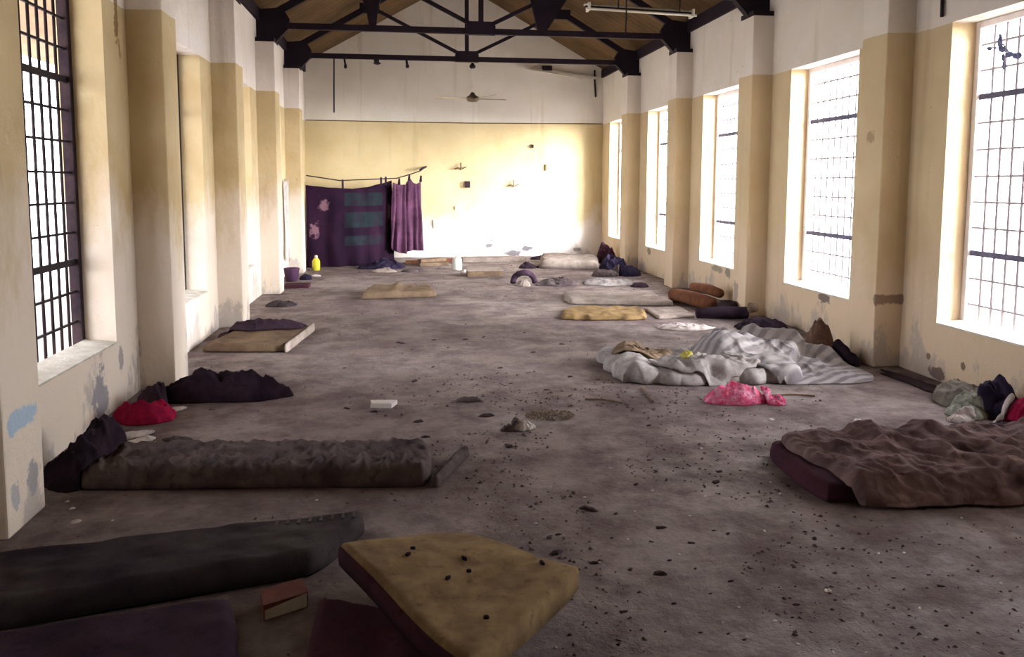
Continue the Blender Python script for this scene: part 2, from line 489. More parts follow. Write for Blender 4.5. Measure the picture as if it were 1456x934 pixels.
# ------------------------------------------------------------------ ceiling things
def build_fan():
    x, y, z = 1.236, DP[5] + 0.185, 3.10
    f = empty('ceiling_fan', (x, y, z))
    tag(f, 'three-bladed ceiling fan on a long rod below the truss', 'fan')
    MB().tube([(x, y, z + 0.06), (x, y, 3.748)], 0.014, 8).build('rod', M_WHITE, f, True)
    MB().lathe([(0.03, 0), (0.055, 0.02), (0.055, 0.05), (0.02, 0.1)], (x, y, 3.63), 14).build('canopy', M_STEEL, f, True)
    MB().lathe([(0.03, -0.06), (0.09, -0.05), (0.115, -0.01), (0.11, 0.03), (0.06, 0.06), (0.025, 0.11)], (x, y, z), 18).build('motor_housing', simple('fan_brown', (0.16, 0.12, 0.08), None, 5, 0.5), f, True)
    bm_ = simple('fan_blade', (0.50, 0.45, 0.36), (0.36, 0.31, 0.24), 4, 0.5, 0.3, 0.05)
    for a in (184, 300, 18):
        a = math.radians(a)
        u = Vector((math.cos(a), math.sin(a), 0)); v = Vector((-u.y, u.x, 0))
        c = Vector((x, y, z))
        pts = []
        for r, w in ((0.10, 0.03), (0.20, 0.055), (0.45, 0.07), (0.62, 0.062), (0.66, 0.04)):
            for s in (-1, 1):
                pts.append(c + u * r + v * (s * w) + Vector((0, 0, s * 0.012 + 0.02 * r)))
        vs = pts + [p - Vector((0, 0, 0.006)) for p in pts]
        n = len(pts)
        fs = []
        for i in range(4):
            q = (2 * i, 2 * i + 1, 2 * i + 3, 2 * i + 2)
            fs += [q, tuple(k + n for k in q), (2 * i, 2 * i + 2, 2 * i + 2 + n, 2 * i + n), (2 * i + 1, 2 * i + 3, 2 * i + 3 + n, 2 * i + 1 + n)]
        fs += [(0, 1, 1 + n, n), (n - 2, n - 1, 2 * n - 1, 2 * n - 2)]
        obj('blade', vs, fs, bm_, f)
build_fan()

def build_tube_lights():
    tube_m = simple('milky_tube', (0.80, 0.78, 0.70), (0.66, 0.62, 0.52), 3, 0.35, 0.4, 0)
    y = DP[3] + 0.185
    t = empty('tube_light', (2.7, y, 3.6))
    tag(t, 'twin fluorescent tube fitting hung from the truss by rods', 'light')
    p, q = Vector((2.08, y, 3.615)), Vector((3.40, y, 3.575))
    MB().bar(p, q, 0.018, 0.06).build('batten', M_STEEL, t)
    for dy, dz in ((-0.05, -0.03), (0.05, 0.035)):
        o = Vector((0, dy, dz))
        MB().tube([p + o, q + o], 0.014, 10).build('tube', tube_m, t, True)
    for k in (0.03, 0.97):
        c = p.lerp(q, k)
        MB().box((c.x - 0.012, y - 0.07, c.z - 0.045), (c.x + 0.012, y + 0.07, c.z + 0.04)).build('tube_holder', M_WHITE, t)
    for k in (0.30, 0.86):
        c = p.lerp(q, k)
        MB().tube([c, (c.x, y, 3.752)], 0.008, 6).build('rod', M_STEEL, t)
    wire = MB().tube([(2.54, y - 0.09, 3.76), (2.545, y - 0.1, 3.5), (2.54, y - 0.09, 3.30)], 0.008, 6).build('hanging_wire', M_STEEL)
    tag(wire, 'short dark wire end dangling past the twin tube fitting', 'wire')
    # old strip on the end wall
    t = empty('tube_light', (3.3, YB, 3.93))
    tag(t, 'dead tube light drooping on the white gable wall', 'light')
    p, q = Vector((2.56, YB - 0.04, 4.03)), Vector((4.12, YB - 0.04, 3.85))
    MB().bar(p, q, 0.05, 0.05).build('batten', M_WHITE, t)
    MB().tube([p + Vector((0.1, -0.05, -0.04)), q + Vector((-0.3, -0.05, -0.03))], 0.016, 8).build('tube', tube_m, t, True)
    MB().box((2.95, YB - 0.1, 3.98), (3.15, YB - 0.002, 4.08)).build('ballast_box', M_STEEL, t)
    c = MB().tube([(4.10, YB - 0.015, 4.02), (4.105, YB - 0.015, 3.8), (4.13, YB - 0.015, 3.45)], 0.018, 8).build('wall_conduit', M_FRAMED)
    tag(c, 'short dark conduit down the white gable wall by the corner', 'conduit')
    r = MB().tube([(-1.19, DP[5] + 0.185, 3.752), (-1.20, DP[5] + 0.185, 3.3), (-1.207, DP[5] + 0.185, 2.82)], 0.012, 8).build('hanging_rod', M_STEEL)
    tag(r, 'thin bare rod hanging from the tie beam, its fan missing', 'rod')
    for (x, w, h, lab) in ((-1.012, 0.05, 0.17, 'long thin broken lamp holder under the tie beam beside the bare rod'), (-0.464, 0.13, 0.09, 'squat wide broken lamp holder under the tie beam between two thin ones'), (0.064, 0.06, 0.14, 'short thin broken lamp holder under the tie beam next to the squat one')):
        y = DP[5] + 0.185
        c = empty('lamp_holder', (x, y, 3.75))
        tag(c, lab, 'lamp holder', 'broken holders under the tie beam')
        MB().tube([(x, y, 3.752), (x + 0.01, y, 3.752 - h * 0.5)], w * 0.35, 8).build('bracket', M_STEEL, c)
        MB().lathe([(w * 0.2, 0), (w * 0.55, 0.02), (w * 0.5, h * 0.35), (w * 0.3, h * 0.5)], (x + 0.015, y, 3.752 - h), 10).build('socket', M_STEEL, c, True)
    cb = MB().tube([(XL + 0.02, YB - 0.012, HPAINT + 0.01), (-0.5, YB - 0.012, HPAINT + 0.0), (1.2, YB - 0.012, HPAINT - 0.01), (2.8, YB - 0.012, HPAINT - 0.0), (XR - 0.02, YB - 0.012, HPAINT + 0.01)], 0.010, 6).build('wall_cable', simple('cable_brown', (0.16, 0.11, 0.05), None, 5))
    tag(cb, 'brown cable clipped along the paint line of the gable wall', 'cable')
build_tube_lights()

# ------------------------------------------------------------------ soft things
def slab(name, c, t, mat, parent=None, nx=60, ny=36, wr=0.012, wscale=(5, 5), seed=0, base=0.0, basefn=None, fn=None, edge=0.05, rnd=0.05, sides=0.35, ragged=0.0):
    """mattress-like slab over the quad c=[P00,P10,P11,P01] (xy): rounded rim, rumpled top, closed below"""
    P00, P10, P11, P01 = [Vector((p[0], p[1])) for p in c]
    L = ((P10 - P00).length + (P11 - P01).length) / 2
    W = ((P01 - P00).length + (P11 - P10).length) / 2
    def sp(n):  # finer sampling near rims
        s = [-math.cos(math.pi * i / n) for i in range(n + 1)]
        l = [-1 + 2 * i / n for i in range(n + 1)]
        return [0.45 * a + 0.55 * b for a, b in zip(s, l)]
    us, vs_ = sp(nx), sp(ny)
    V, F = [], []
    def xy(u, v):
        uu = u * (1 - rnd * v * v * v * v); vv = v * (1 - rnd * u * u * u * u)
        a, b = (uu + 1) / 2, (vv + 1) / 2
        p = (P00 * (1 - a) + P10 * a) * (1 - b) + (P01 * (1 - a) + P11 * a) * b
        if ragged:
            k = max(abs(u), abs(v)) ** 4
            p = p + Vector((N3(p.x * 6, p.y * 6, seed), N3(p.x * 6, p.y * 6, seed + 40))) * ragged * k
        return p
    def bz(p, u, v): return base + (basefn(u, v) if basefn else 0)
    for j, v in enumerate(vs_):
        for i, u in enumerate(us):
            p = xy(u, v)
            d = min((1 - abs(u)) * L / 2, (1 - abs(v)) * W / 2) / edge
            d = min(d, 1)
            e = math.sqrt(max(0, 1 - (1 - d) ** 2))
            z = bz(p, u, v) + t * (sides + (1 - sides) * e)
            q = fbm(p.x * wscale[0] + seed, p.y * wscale[1], seed * 1.7)
            q2 = 1 - abs(N3(p.x * wscale[0] * 0.8 + 0.5 * q, p.y * wscale[1] * 0.8, seed + 5)) * 2.2
            z += wr * (q * 0.7 + max(0, q2) * 0.6) * (0.25 + 0.75 * e)
            if fn: z += fn(u, v) * (0.2 + 0.8 * e)
            V.append((p.x, p.y, z))
    W1 = nx + 1
    for j in range(ny):
        for i in range(nx):
            F.append((j * W1 + i, j * W1 + i + 1, (j + 1) * W1 + i + 1, (j + 1) * W1 + i))
    rim = [i for i in range(W1)] + [j * W1 + nx for j in range(1, ny + 1)] + [ny * W1 + i for i in range(nx - 1, -1, -1)] + [j * W1 for j in range(ny - 1, 0, -1)]
    rimuv = [(us[k % W1], vs_[k // W1]) for k in rim]
    n0 = len(V)
    cen = (P00 + P10 + P11 + P01) / 4
    for k, (u, v) in zip(rim, rimuv):
        p = xy(u, v)
        V.append((p.x, p.y, bz(p, u, v) + 0.12 * t))
    n1 = len(V)
    for k, (u, v) in zip(rim, rimuv):
        p = xy(u, v); p = p + (cen - p) * min(1, 0.02 / max(0.05, (cen - p).length)) * 1.0
        V.append((p.x, p.y, bz(p, u, v) + 0.004))
    m = len(rim)
    for i in range(m):
        j = (i + 1) % m
        F.append((rim[i], rim[j], n0 + j, n0 + i))
        F.append((n0 + i, n0 + j, n1 + j, n1 + i))
    # underside follows the base so that a raised slab stays hollow below
    g0 = len(V)
    ins = {}
    for j in range(1, ny):
        for i in range(1, nx):
            p = xy(us[i], vs_[j]); ins[(i, j)] = len(V)
            V.append((p.x, p.y, bz(p, us[i], vs_[j]) + 0.004))
    ridx = {(k % W1, k // W1): n1 + a for a, k in enumerate(rim)}
    def g(i, j): return ins.get((i, j), ridx.get((i, j)))
    for j in range(ny):
        for i in range(nx):
            F.append((g(i, j), g(i, j + 1), g(i + 1, j + 1), g(i + 1, j)))
    return remember(obj(name, V, F, mat, parent, True))

SOFT = []
def remember(o):
    """keep a soft thing's surface so that later cloth drapes over it"""
    me = o.data
    vs = [v.co.copy() for v in me.vertices]
    xs = [v.x for v in vs]; ys = [v.y for v in vs]
    SOFT.append((BVHTree.FromPolygons(vs, [tuple(p.vertices) for p in me.polygons]), min(xs), max(xs), min(ys), max(ys)))
    return o

def under(x, y, base, skip=()):
    z = base
    for (bv, x0, x1, y0, y1) in SOFT:
        if x0 - 0.02 < x < x1 + 0.02 and y0 - 0.02 < y < y1 + 0.02:
            for dx, dy in ((0, 0), (0.026, 0), (-0.026, 0), (0, 0.026), (0, -0.026)):
                h = bv.ray_cast(Vector((x + dx, y + dy, 2)), Vector((0, 0, -1)))
                if h[0] is not None: z = max(z, h[0].z + 0.006)
    return z

def heap(name, c, rx, ry, rot, h, mat, parent=None, seed=0, base=0.0, rings=34, segs=120, rag=0.22, fold=0.35, fs=7.0, peaks=(), ridges=(), power=2.0, flat=0.7, drape=True, keep=True):
    """rumpled cloth heap: ragged outline, ridged folds, draped over what lies below, closed underneath"""
    V, F, B = [], [], []
    ca, sa = math.cos(rot), math.sin(rot)
    ph = seed * 3.17
    for i in range(rings + 1):
        r = i / rings
        for k in range(segs):
            th = 2 * math.pi * k / segs
            R = 1 + rag * (N3(math.cos(th) * 1.4 + ph, math.sin(th) * 1.4, ph) * 1.3 + 0.5 * N3(math.cos(th) * 4, math.sin(th) * 4, ph + 3))
            lx, ly = rx * R * r * math.cos(th), ry * R * r * math.sin(th)
            x, y = c[0] + lx * ca - ly * sa, c[1] + lx * sa + ly * ca
            prof = max(0, 1 - r ** power) ** flat
            q = fbm(x * fs * 0.5 + ph, y * fs * 0.5, ph)
            wx, wy = x * fs + 0.9 * q, y * fs + 0.9 * N3(x * fs * 0.5, y * fs * 0.5, ph + 7)
            rd = max(0, 1 - 2.4 * abs(N3(wx * ca * 0.9 + wy * 0.4, wy, ph + 2)))
            rd2 = max(0, 1 - 3.0 * abs(N3(wx * 2.3 + 4, wy * 1.7 - wx, ph + 11)))
            z = 0.010 + h * prof * (0.66 + 0.45 * q) + h * (prof ** 0.5) * (fold * rd * rd * 0.75 + 0.09 * rd2)
            for (px, py, pr, pz) in peaks:
                d2 = ((x - px) ** 2 + (y - py) ** 2) / (pr * pr)
                z += pz * math.exp(-d2) * min(1, prof * 3)
            for (x0, y0, x1, y1, pr, pz) in ridges:
                ex, ey = x1 - x0, y1 - y0
                s_ = max(0, min(1, ((x - x0) * ex + (y - y0) * ey) / (ex * ex + ey * ey)))
                d2 = ((x - x0 - s_ * ex) ** 2 + (y - y0 - s_ * ey) ** 2) / (pr * pr)
                z += pz * math.exp(-d2) * (1 - 0.5 * s_) * min(1, prof * 3)
            g = under(x, y, base) if drape else base
            V.append((x, y, g + max(0.008, z)))
            B.append((x, y, g + 0.002))
    n = len(V)
    V += B
    F.append(tuple(range(segs)))
    F.append(tuple(n + k for k in range(segs - 1, -1, -1)))
    for i in range(rings):
        for k in range(segs):
            a, b = i * segs + k, i * segs + (k + 1) % segs
            F.append((a, b, b + segs, a + segs))
            F.append((n + b, n + a, n + a + segs, n + b + segs))
    for k in range(segs):
        a, b = rings * segs + k, rings * segs + (k + 1) % segs
        F.append((a, b, n + b, n + a))
    o = obj(name, V, F, mat, parent, True)
    if keep: remember(o)
    return o

def wrinkle(t, amt=0.9, scale=5.0):
    """fine creases as relief"""
    mp = t.n('ShaderNodeMapping'); mp.inputs['Scale'].default_value = (1, 0.8, 1.3); mp.inputs['Rotation'].default_value = (0.2, 0.1, 0.5)
    t.l(t.coord(), mp.inputs['Vector'])
    nd = t.n('ShaderNodeTexNoise', noise_type='RIDGED_MULTIFRACTAL', Scale=scale, Detail=4.0, Roughness=0.55, Distortion=0.4)
    nd.normalize = True
    t.l(mp.outputs[0], nd.inputs['Vector'])
    wv = t.noise(120, 3)
    h = t.math('ADD', t.math('MULTIPLY', nd.outputs['Fac'], 1.0), t.math('MULTIPLY', wv, 0.06))
    t.bump(h, amt, 0.05)

def cloth(name, c1, c2, scale=6, rough=0.95, wr=0.55, wscale=5.0):
    t = NT(name, rough, 0.08)
    n1 = t.noise(scale, 5, 0.65)
    col = t.ramp(n1, [(0.32, c2), (0.66, c1)])
    col = t.mix(t.ramp(t.noise(scale * 4, 6, 0.7, (3, 7, 1)), [(0.55, 0.0), (0.7, 0.6)]), col, tuple(c * 0.5 for c in c2))
    t.color(col)
    wrinkle(t, wr, wscale)
    return t.m

C_TAUPE = cloth('grey_brown_ticking', (0.12, 0.095, 0.094), (0.05, 0.038, 0.043), 5)
C_DARKP = cloth('dark_plum_cloth', (0.050, 0.030, 0.048), (0.026, 0.016, 0.028), 4)
C_DARKG = cloth('dark_green_cloth', (0.060, 0.052, 0.050), (0.028, 0.020, 0.030), 3)
C_TAN = cloth('tan_foam', (0.29, 0.205, 0.105), (0.13, 0.082, 0.046), 5, 0.95, 0.18, 3.0)
C_MAROON = cloth('maroon_cloth', (0.060, 0.020, 0.030), (0.034, 0.014, 0.026), 4)
C_BROWNBL = cloth('brown_mauve_blanket', (0.18, 0.12, 0.12), (0.075, 0.046, 0.05), 6)
C_BLACK = cloth('black_cloth', (0.030, 0.018, 0.028), (0.014, 0.009, 0.016), 6)
C_GREYB = cloth('dirty_white_cotton', (0.37, 0.355, 0.355), (0.19, 0.165, 0.16), 7)
C_OCHREM = cloth('yellow_brown_mat', (0.25, 0.17, 0.08), (0.14, 0.09, 0.045), 7)
C_BEIGE = cloth('pale_beige_mat', (0.36, 0.31, 0.28), (0.21, 0.17, 0.15), 5)
C_BROWNM = cloth('brown_mat', (0.20, 0.145, 0.095), (0.11, 0.075, 0.055), 5)
C_RUST = cloth('rust_brown_mat', (0.20, 0.085, 0.045), (0.10, 0.045, 0.03), 9)
C_RED = cloth('crimson_cloth', (0.36, 0.012, 0.055), (0.17, 0.006, 0.035), 9)
C_NAVY = cloth('navy_cloth', (0.022, 0.017, 0.038), (0.010, 0.007, 0.018), 5)
C_PALE = cloth('pale_rag', (0.60, 0.55, 0.53), (0.36, 0.31, 0.30), 10)
C_GREEN = cloth('grey_green_rag', (0.36, 0.38, 0.33), (0.16, 0.17, 0.14), 18)

def striped(name, a, b, c, ang, freq):
    t = NT(name, 0.95, 0.08)
    mp = t.n('ShaderNodeMapping'); mp.inputs['Rotation'].default_value = (0, 0, ang)
    t.l(t.coord(), mp.inputs['Vector'])
    wv = t.n('ShaderNodeTexWave', Scale=freq, Distortion=1.5, Detail=2.0)
    t.l(mp.outputs[0], wv.inputs['Vector'])
    col = t.ramp(wv.outputs['Fac'], [(0.2, a), (0.75, b)])
    col = t.mix(t.ramp(t.noise(4, 5), [(0.42, 0.0), (0.62, 0.7)]), col, c)
    t.color(col)
    wrinkle(t, 0.5, 4.5)
    return t.m
C_STRIPE = striped('grey_striped_blanket', (0.17, 0.155, 0.17), (0.34, 0.325, 0.34), (0.27, 0.25, 0.245), 1.1, 3.4)

# --- mattresses near the camera end
def build_mattresses():
    a = empty('mattress', (-0.75, 4.35, 0)); tag(a, 'thin grey brown mattress with gathered creases, a loose flap at one corner', 'mattress')
    def cr(u, v):
        return 0.024 * max(0, math.sin(u * 46 + v * 2.6 + 3.0 * N3(u * 5, v * 2, 1))) ** 2 * (0.6 - 0.4 * v) + 0.012 * max(0, 1 - 4 * abs(N3(u * 14, v * 3 + u * 6, 6)))
    slab('pad', [(-1.72, 4.22), (0.13, 4.03), (0.14, 4.52), (-1.75, 4.74)], 0.105, C_TAUPE, a, nx=150, ny=30, wr=0.014, wscale=(9, 5), seed=3, fn=cr, edge=0.06)
    slab('corner_flap', [(0.12, 4.03), (0.165, 4.02), (0.37, 4.50), (0.31, 4.54)], 0.055, C_TAUPE, a, nx=10, ny=30, wr=0.02, wscale=(14, 14), seed=9, edge=0.03)
    b = empty('mattress', (-0.8, 3.2, 0)); tag(b, 'long dark green plum mattress with a stitched rim lying across the floor', 'mattress')
    slab('pad', [(-1.82, 2.80), (-0.36, 3.15), (-0.155, 3.58), (-1.74, 3.34)], 0.105, C_DARKG, b, nx=90, ny=40, wr=0.012, wscale=(4, 6), seed=5, edge=0.05)
    for k in range(16):
        s = k / 15
        p = Vector((-0.95, 3.43, 0.100)).lerp(Vector((-0.24, 3.52, 0.104)), s)
        MB().box((p.x - 0.006, p.y - 0.05, p.z - 0.02), (p.x + 0.006, p.y + 0.004, p.z + 0.004)).build('stitched_tuft', C_TAUPE, b)
    d = empty('mattress', (-1.05, 2.4, 0)); tag(d, 'flat dark plum mattress beside the small carton', 'mattress')
    slab('pad', [(-1.62, 1.75), (-0.46, 2.0), (-0.62, 2.90), (-1.80, 2.66)], 0.10, C_DARKP, d, nx=70, ny=50, wr=0.008, wscale=(3, 3), seed=8)
    m = slab('blanket', [(-0.33, 1.95), (0.16, 1.95), (0.14, 2.62), (-0.34, 2.86)], 0.09, C_MAROON, None, nx=50, ny=50, wr=0.018, wscale=(5, 5), seed=11)
    tag(m, 'dark maroon folded blanket under the tan foam mat', 'blanket')
    # tan foam, bent, one edge lifted by the blanket
    f = empty('foam_mat', (0.2, 2.75, 0)); tag(f, 'bent tan foam mat with dark maroon edge', 'foam mat')
    def bz(u, v):
        lift = max(0, -u) ** 1.5 * 0.02
        return 0.112 - 0.075 * (u + 1) / 2 * (0.4 + 0.6 * (v + 1) / 2) + 0.012 * math.sin(v * 3.0)
    def tf(u, v):
        return 0.012 * math.exp(-((v + 0.15 + 0.12 * u) / 0.05) ** 2) * (1 - u * u) - 0.010 * math.exp(-((v + 0.28 + 0.1 * u) / 0.08) ** 2)
    quad = [(0.175, 2.15), (0.655, 2.76), (0.205, 3.20), (-0.28, 3.02)]
    slab('pad', quad, 0.10, C_TAN, f, nx=70, ny=70, wr=0.010, wscale=(3.5, 3.5), seed=13, basefn=bz, fn=tf, edge=0.035, rnd=0.05, sides=0.8)
    e0, e1 = Vector(quad[0]), Vector(quad[3])
    mb = MB()
    n = 40
    V, F = [], []
    off = Vector((-(e1 - e0).y, (e1 - e0).x)).normalized() * 0.006
    for i in range(n + 1):
        v = -1 + 2 * i / n
        uu, vv = -1 * (1 - 0.05 * v ** 4), v * 0.95
        aa, bb = (uu + 1) / 2, (vv + 1) / 2
        P = [Vector(k) for k in quad]
        p = (P[0] * (1 - aa) + P[1] * aa) * (1 - bb) + (P[3] * (1 - aa) + P[2] * aa) * bb
        z = bz(-1, v)
        V += [(p.x + off.x * 0.2, p.y + off.y * 0.2, z + 0.080), (p.x + off.x, p.y + off.y, z + 0.072), (p.x + off.x * 1.6, p.y + off.y * 1.6, z + 0.035), (p.x + off.x, p.y + off.y, z + 0.006)]
    for i in range(n):
        for k in range(3):
            F.append((4 * i + k, 4 * i + k + 1, 4 * i + 5 + k, 4 * i + 4 + k))
    eo = obj('edge_cover', V, F, C_MAROON, f, True)
    so = eo.modifiers.new('thickness', 'SOLIDIFY'); so.thickness = 0.004
    for k, (x, y) in enumerate([(0.02, 2.93), (0.00, 2.86), (0.21, 2.85), (0.22, 2.74), (0.14, 2.68), (0.50, 2.80), (0.25, 2.42)]):
        h = heap('dirt_clod', (x, y), 0.010 + 0.003 * (k % 3), 0.008, k, 0.003, C_BLACK, None, seed=60 + k, rings=4, segs=10, drape=False, keep=False)
        DROP.append((h, x, y))
        tag(h, 'small dark crumb of dirt on the tan foam mat', 'dirt clod', 'crumbs on the tan foam mat')
    # mattress with rumpled brown blanket
    g = empty('mattress', (3.0, 3.9, 0)); tag(g, 'mattress under a rumpled brown mauve blanket, its dark maroon end showing', 'mattress')
    slab('pad', [(2.04, 3.55), (3.95, 3.42), (4.02, 4.25), (2.08, 4.30)], 0.10, C_MAROON, g, nx=80, ny=40, wr=0.006, seed=15, edge=0.05)
    def bl(u, v):
        z = 0.020 * max(0, math.sin(u * 15 + v * 2.6 + 1.5 * N3(u * 3, v * 3, 4)))
        z += 0.085 * math.exp(-((u + 0.52 - 0.16 * v) / 0.05) ** 2) * max(0, (v + 1.0) / 2) ** 1.2
        z += 0.05 * math.exp(-((u + 0.2 + 0.30 * v) / 0.07) ** 2)
        z += 0.04 * math.exp(-((u - 0.12 + 0.2 * v) / 0.06) ** 2)
        z += 0.035 * max(0, 1 - 5 * abs(N3(u * 4.5 + v * 1.2, v * 1.6 - u, 31))) + 0.018 * max(0, 1 - 5 * abs(N3(u * 10 + v * 3, v * 3, 37)))
        return 0.55 * z
    slab('blanket', [(2.20, 3.46), (3.97, 3.34), (4.03, 4.30), (2.12, 4.27)], 0.045, C_BROWNBL, g, nx=190, ny=100, wr=0.040, wscale=(6, 4), seed=17, base=0.085, fn=bl, edge=0.05, sides=0.0, ragged=0.03,
         basefn=lambda u, v: -0.072 * max(0.0, min(1.0, (-0.80 - v) / 0.13)))
DROP = []
build_mattresses()

def build_carton():
    c = empty('carton', (-0.45, 2.78, 0.0)); tag(c, 'small red brown carton with a white end between the dark mattresses', 'carton')
    m = simple('red_brown_card', (0.20, 0.075, 0.060), (0.12, 0.04, 0.04), 14, 0.8)
    P = [Vector((-0.525, 2.84)), Vector((-0.375, 2.92)), Vector((-0.41, 3.03)), Vector((-0.555, 2.96))]
    b0, h = 0.001, 0.06
    V = [(p.x, p.y, z) for z in (b0, b0 + h) for p in P]
    obj('carton_body', V, [(0, 1, 2, 3), (4, 5, 6, 7), (0, 1, 5, 4), (1, 2, 6, 5), (2, 3, 7, 6), (3, 0, 4, 7)], m, c)
    d = (P[1] - P[0]).normalized(); n = Vector((d.y, -d.x)) * 0.003
    V = [(p.x + k * n.x, p.y + k * n.y, z) for k in (0, 1) for p, z in ((P[0] + d * 0.005, b0 + 0.004), (P[1] - d * 0.005, b0 + 0.004), (P[1] - d * 0.005, b0 + h - 0.004), (P[0] + d * 0.005, b0 + h - 0.02))]
    obj('white_label', V, [(0, 1, 2, 3), (4, 5, 6, 7), (0, 1, 5, 4), (1, 2, 6, 5), (2, 3, 7, 6), (3, 0, 4, 7)], M_WHITE, c)
build_carton()

def one(o, label, cat, group=None):
    return tag(o, label, cat, group)

def build_soft():
    # beside the near pilaster and the black barred wall
    one(heap('clothes_bag', (-1.76, 4.52), 0.19, 0.30, 0.0, 0.17, C_BLACK, seed=1, rag=0.12), 'black lumpy bag of clothes by the pilaster and the grey brown mattress', 'bag')
    for k, (x, y) in enumerate([(-1.62, 4.98), (-1.50, 4.86), (-1.38, 4.95), (-1.72, 5.10)]):
        one(heap('rag', (x, y), 0.10, 0.035, 0.7 + k, 0.035, C_PALE if k != 2 else C_TAUPE, seed=20 + k, rag=0.5), ['torn pale rag scrap close to the black bag of clothes', 'torn pale rag scrap at the rim of the grey brown mattress', 'torn grey brown rag scrap beyond the grey brown mattress', 'torn pale rag scrap below the sill by the crimson bundle'][k], 'rag', 'torn rags by the black barred wall')
    one(heap('cloth_bundle', (-1.745, 5.47), 0.205, 0.12, 0.05, 0.14, C_RED, seed=2, rag=0.14, fs=9, power=3), 'crimson cloth bundle on the floor by the black barred wall', 'bundle')
    one(heap('clothes_heap', (-1.38, 6.02), 0.50, 0.20, -0.06, 0.19, C_BLACK, seed=4, rag=0.25, fs=8), 'long heap of black clothes at the foot of the pilaster', 'clothes')
    one(heap('shoe_bag', (-1.79, 5.80), 0.10, 0.17, 0.4, 0.14, C_DARKP, seed=6, rag=0.15), 'dark plum bag between the crimson bundle and the wall', 'bag')
    one(heap('rag', (-1.60, 5.68), 0.05, 0.03, 0.4, 0.03, C_PALE, seed=7, rag=0.4), 'small pale rag beside the dark plum bag', 'rag')
    m = empty('mattress', (-1.5, 8.1, 0)); tag(m, 'thin tan brown mattress by the wall with dark bundle on it', 'mattress')
    slab('pad', [(-1.92, 7.62), (-1.12, 7.52), (-0.98, 8.62), (-1.72, 8.60)], 0.075, C_BROWNM, m, nx=40, ny=40, wr=0.01, seed=21)
    slab('pale_edging', [(-1.135, 7.50), (-1.105, 7.50), (-0.965, 8.63), (-0.995, 8.63)], 0.085, C_BEIGE, m, nx=6, ny=40, wr=0.006, seed=22, edge=0.012)
    one(heap('clothes_heap', (-1.50, 8.40), 0.40, 0.17, 0.0, 0.09, C_DARKP, seed=9, rag=0.2), 'dark plum clothes heaped on the thin tan brown mattress', 'clothes')
    one(heap('rag', (-1.62, 9.05), 0.16, 0.09, 0.2, 0.05, C_BLACK, seed=10), 'flat black rag beyond the thin tan brown mattress', 'rag')
    one(heap('rag', (-1.60, 10.45), 0.18, 0.14, 0.2, 0.06, C_DARKG, seed=12), 'grey green rag lying between two pilasters', 'rag')
    m = slab('floor_mat', [(-0.62, 10.82), (0.46, 10.95), (0.36, 11.75), (-0.48, 11.80)], 0.085, C_BROWNM, None, nx=50, ny=34, wr=0.03, wscale=(3, 3), seed=23, fn=lambda u, v: 0.03 * math.exp(-((u + 0.1) / 0.12) ** 2))
    tag(m, 'lone brown mat with a raised fold on open floor', 'mat')
    # across the hall, grey bedding
    g = slab('mattress', [(1.66, 5.98), (3.02, 5.80), (3.50, 6.60), (1.75, 6.95)], 0.10, C_GREYB, None, nx=110, ny=60, wr=0.030, wscale=(7, 7), seed=25, ragged=0.10, edge=0.06,
             fn=lambda u, v: 0.05 * math.exp(-((u + 0.75) / 0.15) ** 2) - 0.055 * math.exp(-((u + 0.55) / 0.2) ** 2 - ((v - 0.3) / 0.35) ** 2))
    tag(g, 'torn dirty white mattress under the striped blanket', 'mattress')
    one(heap('foam_scrap', (2.02, 6.55), 0.24, 0.20, 0.1, 0.06, C_BROWNM, seed=26, fs=16, rag=0.3), 'brown crumbled foam spilling from the torn mattress', 'foam')
    one(heap('blanket', (3.20, 6.40), 0.76, 0.58, -0.42, 0.05, C_STRIPE, seed=27, rag=0.10, fs=6.0, fold=0.5, rings=60, segs=190,
             ridges=[(2.70, 6.92, 3.70, 6.45, 0.12, 0.25), (2.98, 6.50, 3.45, 6.25, 0.08, 0.09)], peaks=[(2.74, 6.45, 0.20, 0.17)]), 'grey striped blanket heaped on the torn mattress', 'blanket')
    one(heap('sheet', (2.40, 6.03), 0.40, 0.17, -0.12, 0.09, C_GREYB, seed=28, fs=9, rag=0.2), 'crumpled off white sheet behind the pink plastic bag', 'sheet')
    one(heap('rag', (2.24, 5.99), 0.05, 0.045, 0.1, 0.006, cloth('yellow_rag', (0.50, 0.44, 0.10), (0.36, 0.32, 0.10)), seed=29), 'small yellow rag on the crumpled sheet', 'rag')
    # brown cushion leaning at the wall with dark bag below
    one(heap('cushion', (3.84, 6.82), 0.17, 0.12, 0.3, 0.40, cloth('brown_velvet', (0.19, 0.115, 0.085), (0.085, 0.05, 0.05), 9), seed=30, rag=0.10, power=1.8, flat=0.75, fold=0.15), 'pointed brown cushion standing on end by the pilaster', 'cushion')
    one(heap('bag', (3.90, 6.46), 0.12, 0.15, 0.0, 0.13, C_BLACK, seed=31, rag=0.12), 'black bag on the floor beside the pointed brown cushion', 'bag')
    # by the next pilaster
    one(heap('clothes_heap', (3.90, 8.15), 0.30, 0.22, -0.1, 0.12, C_BLACK, seed=33), 'black clothes in a heap by the pilaster', 'clothes')
    r = empty('rolled_rag', (3.85, 8.6, 0)); tag(r, 'dark bedroll with a brown core by the pilaster', 'bedroll')
    MB().tube([(3.40, 8.80, 0.075), (3.70, 8.78, 0.08), (4.0, 8.74, 0.078)], [0.06, 0.075, 0.07], 14).build('roll', C_BLACK, r, True)
    MB().tube([(3.95, 8.55, 0.17), (3.98, 8.48, 0.18)], [0.06, 0.05], 12).build('core', C_BROWNM, r, True)
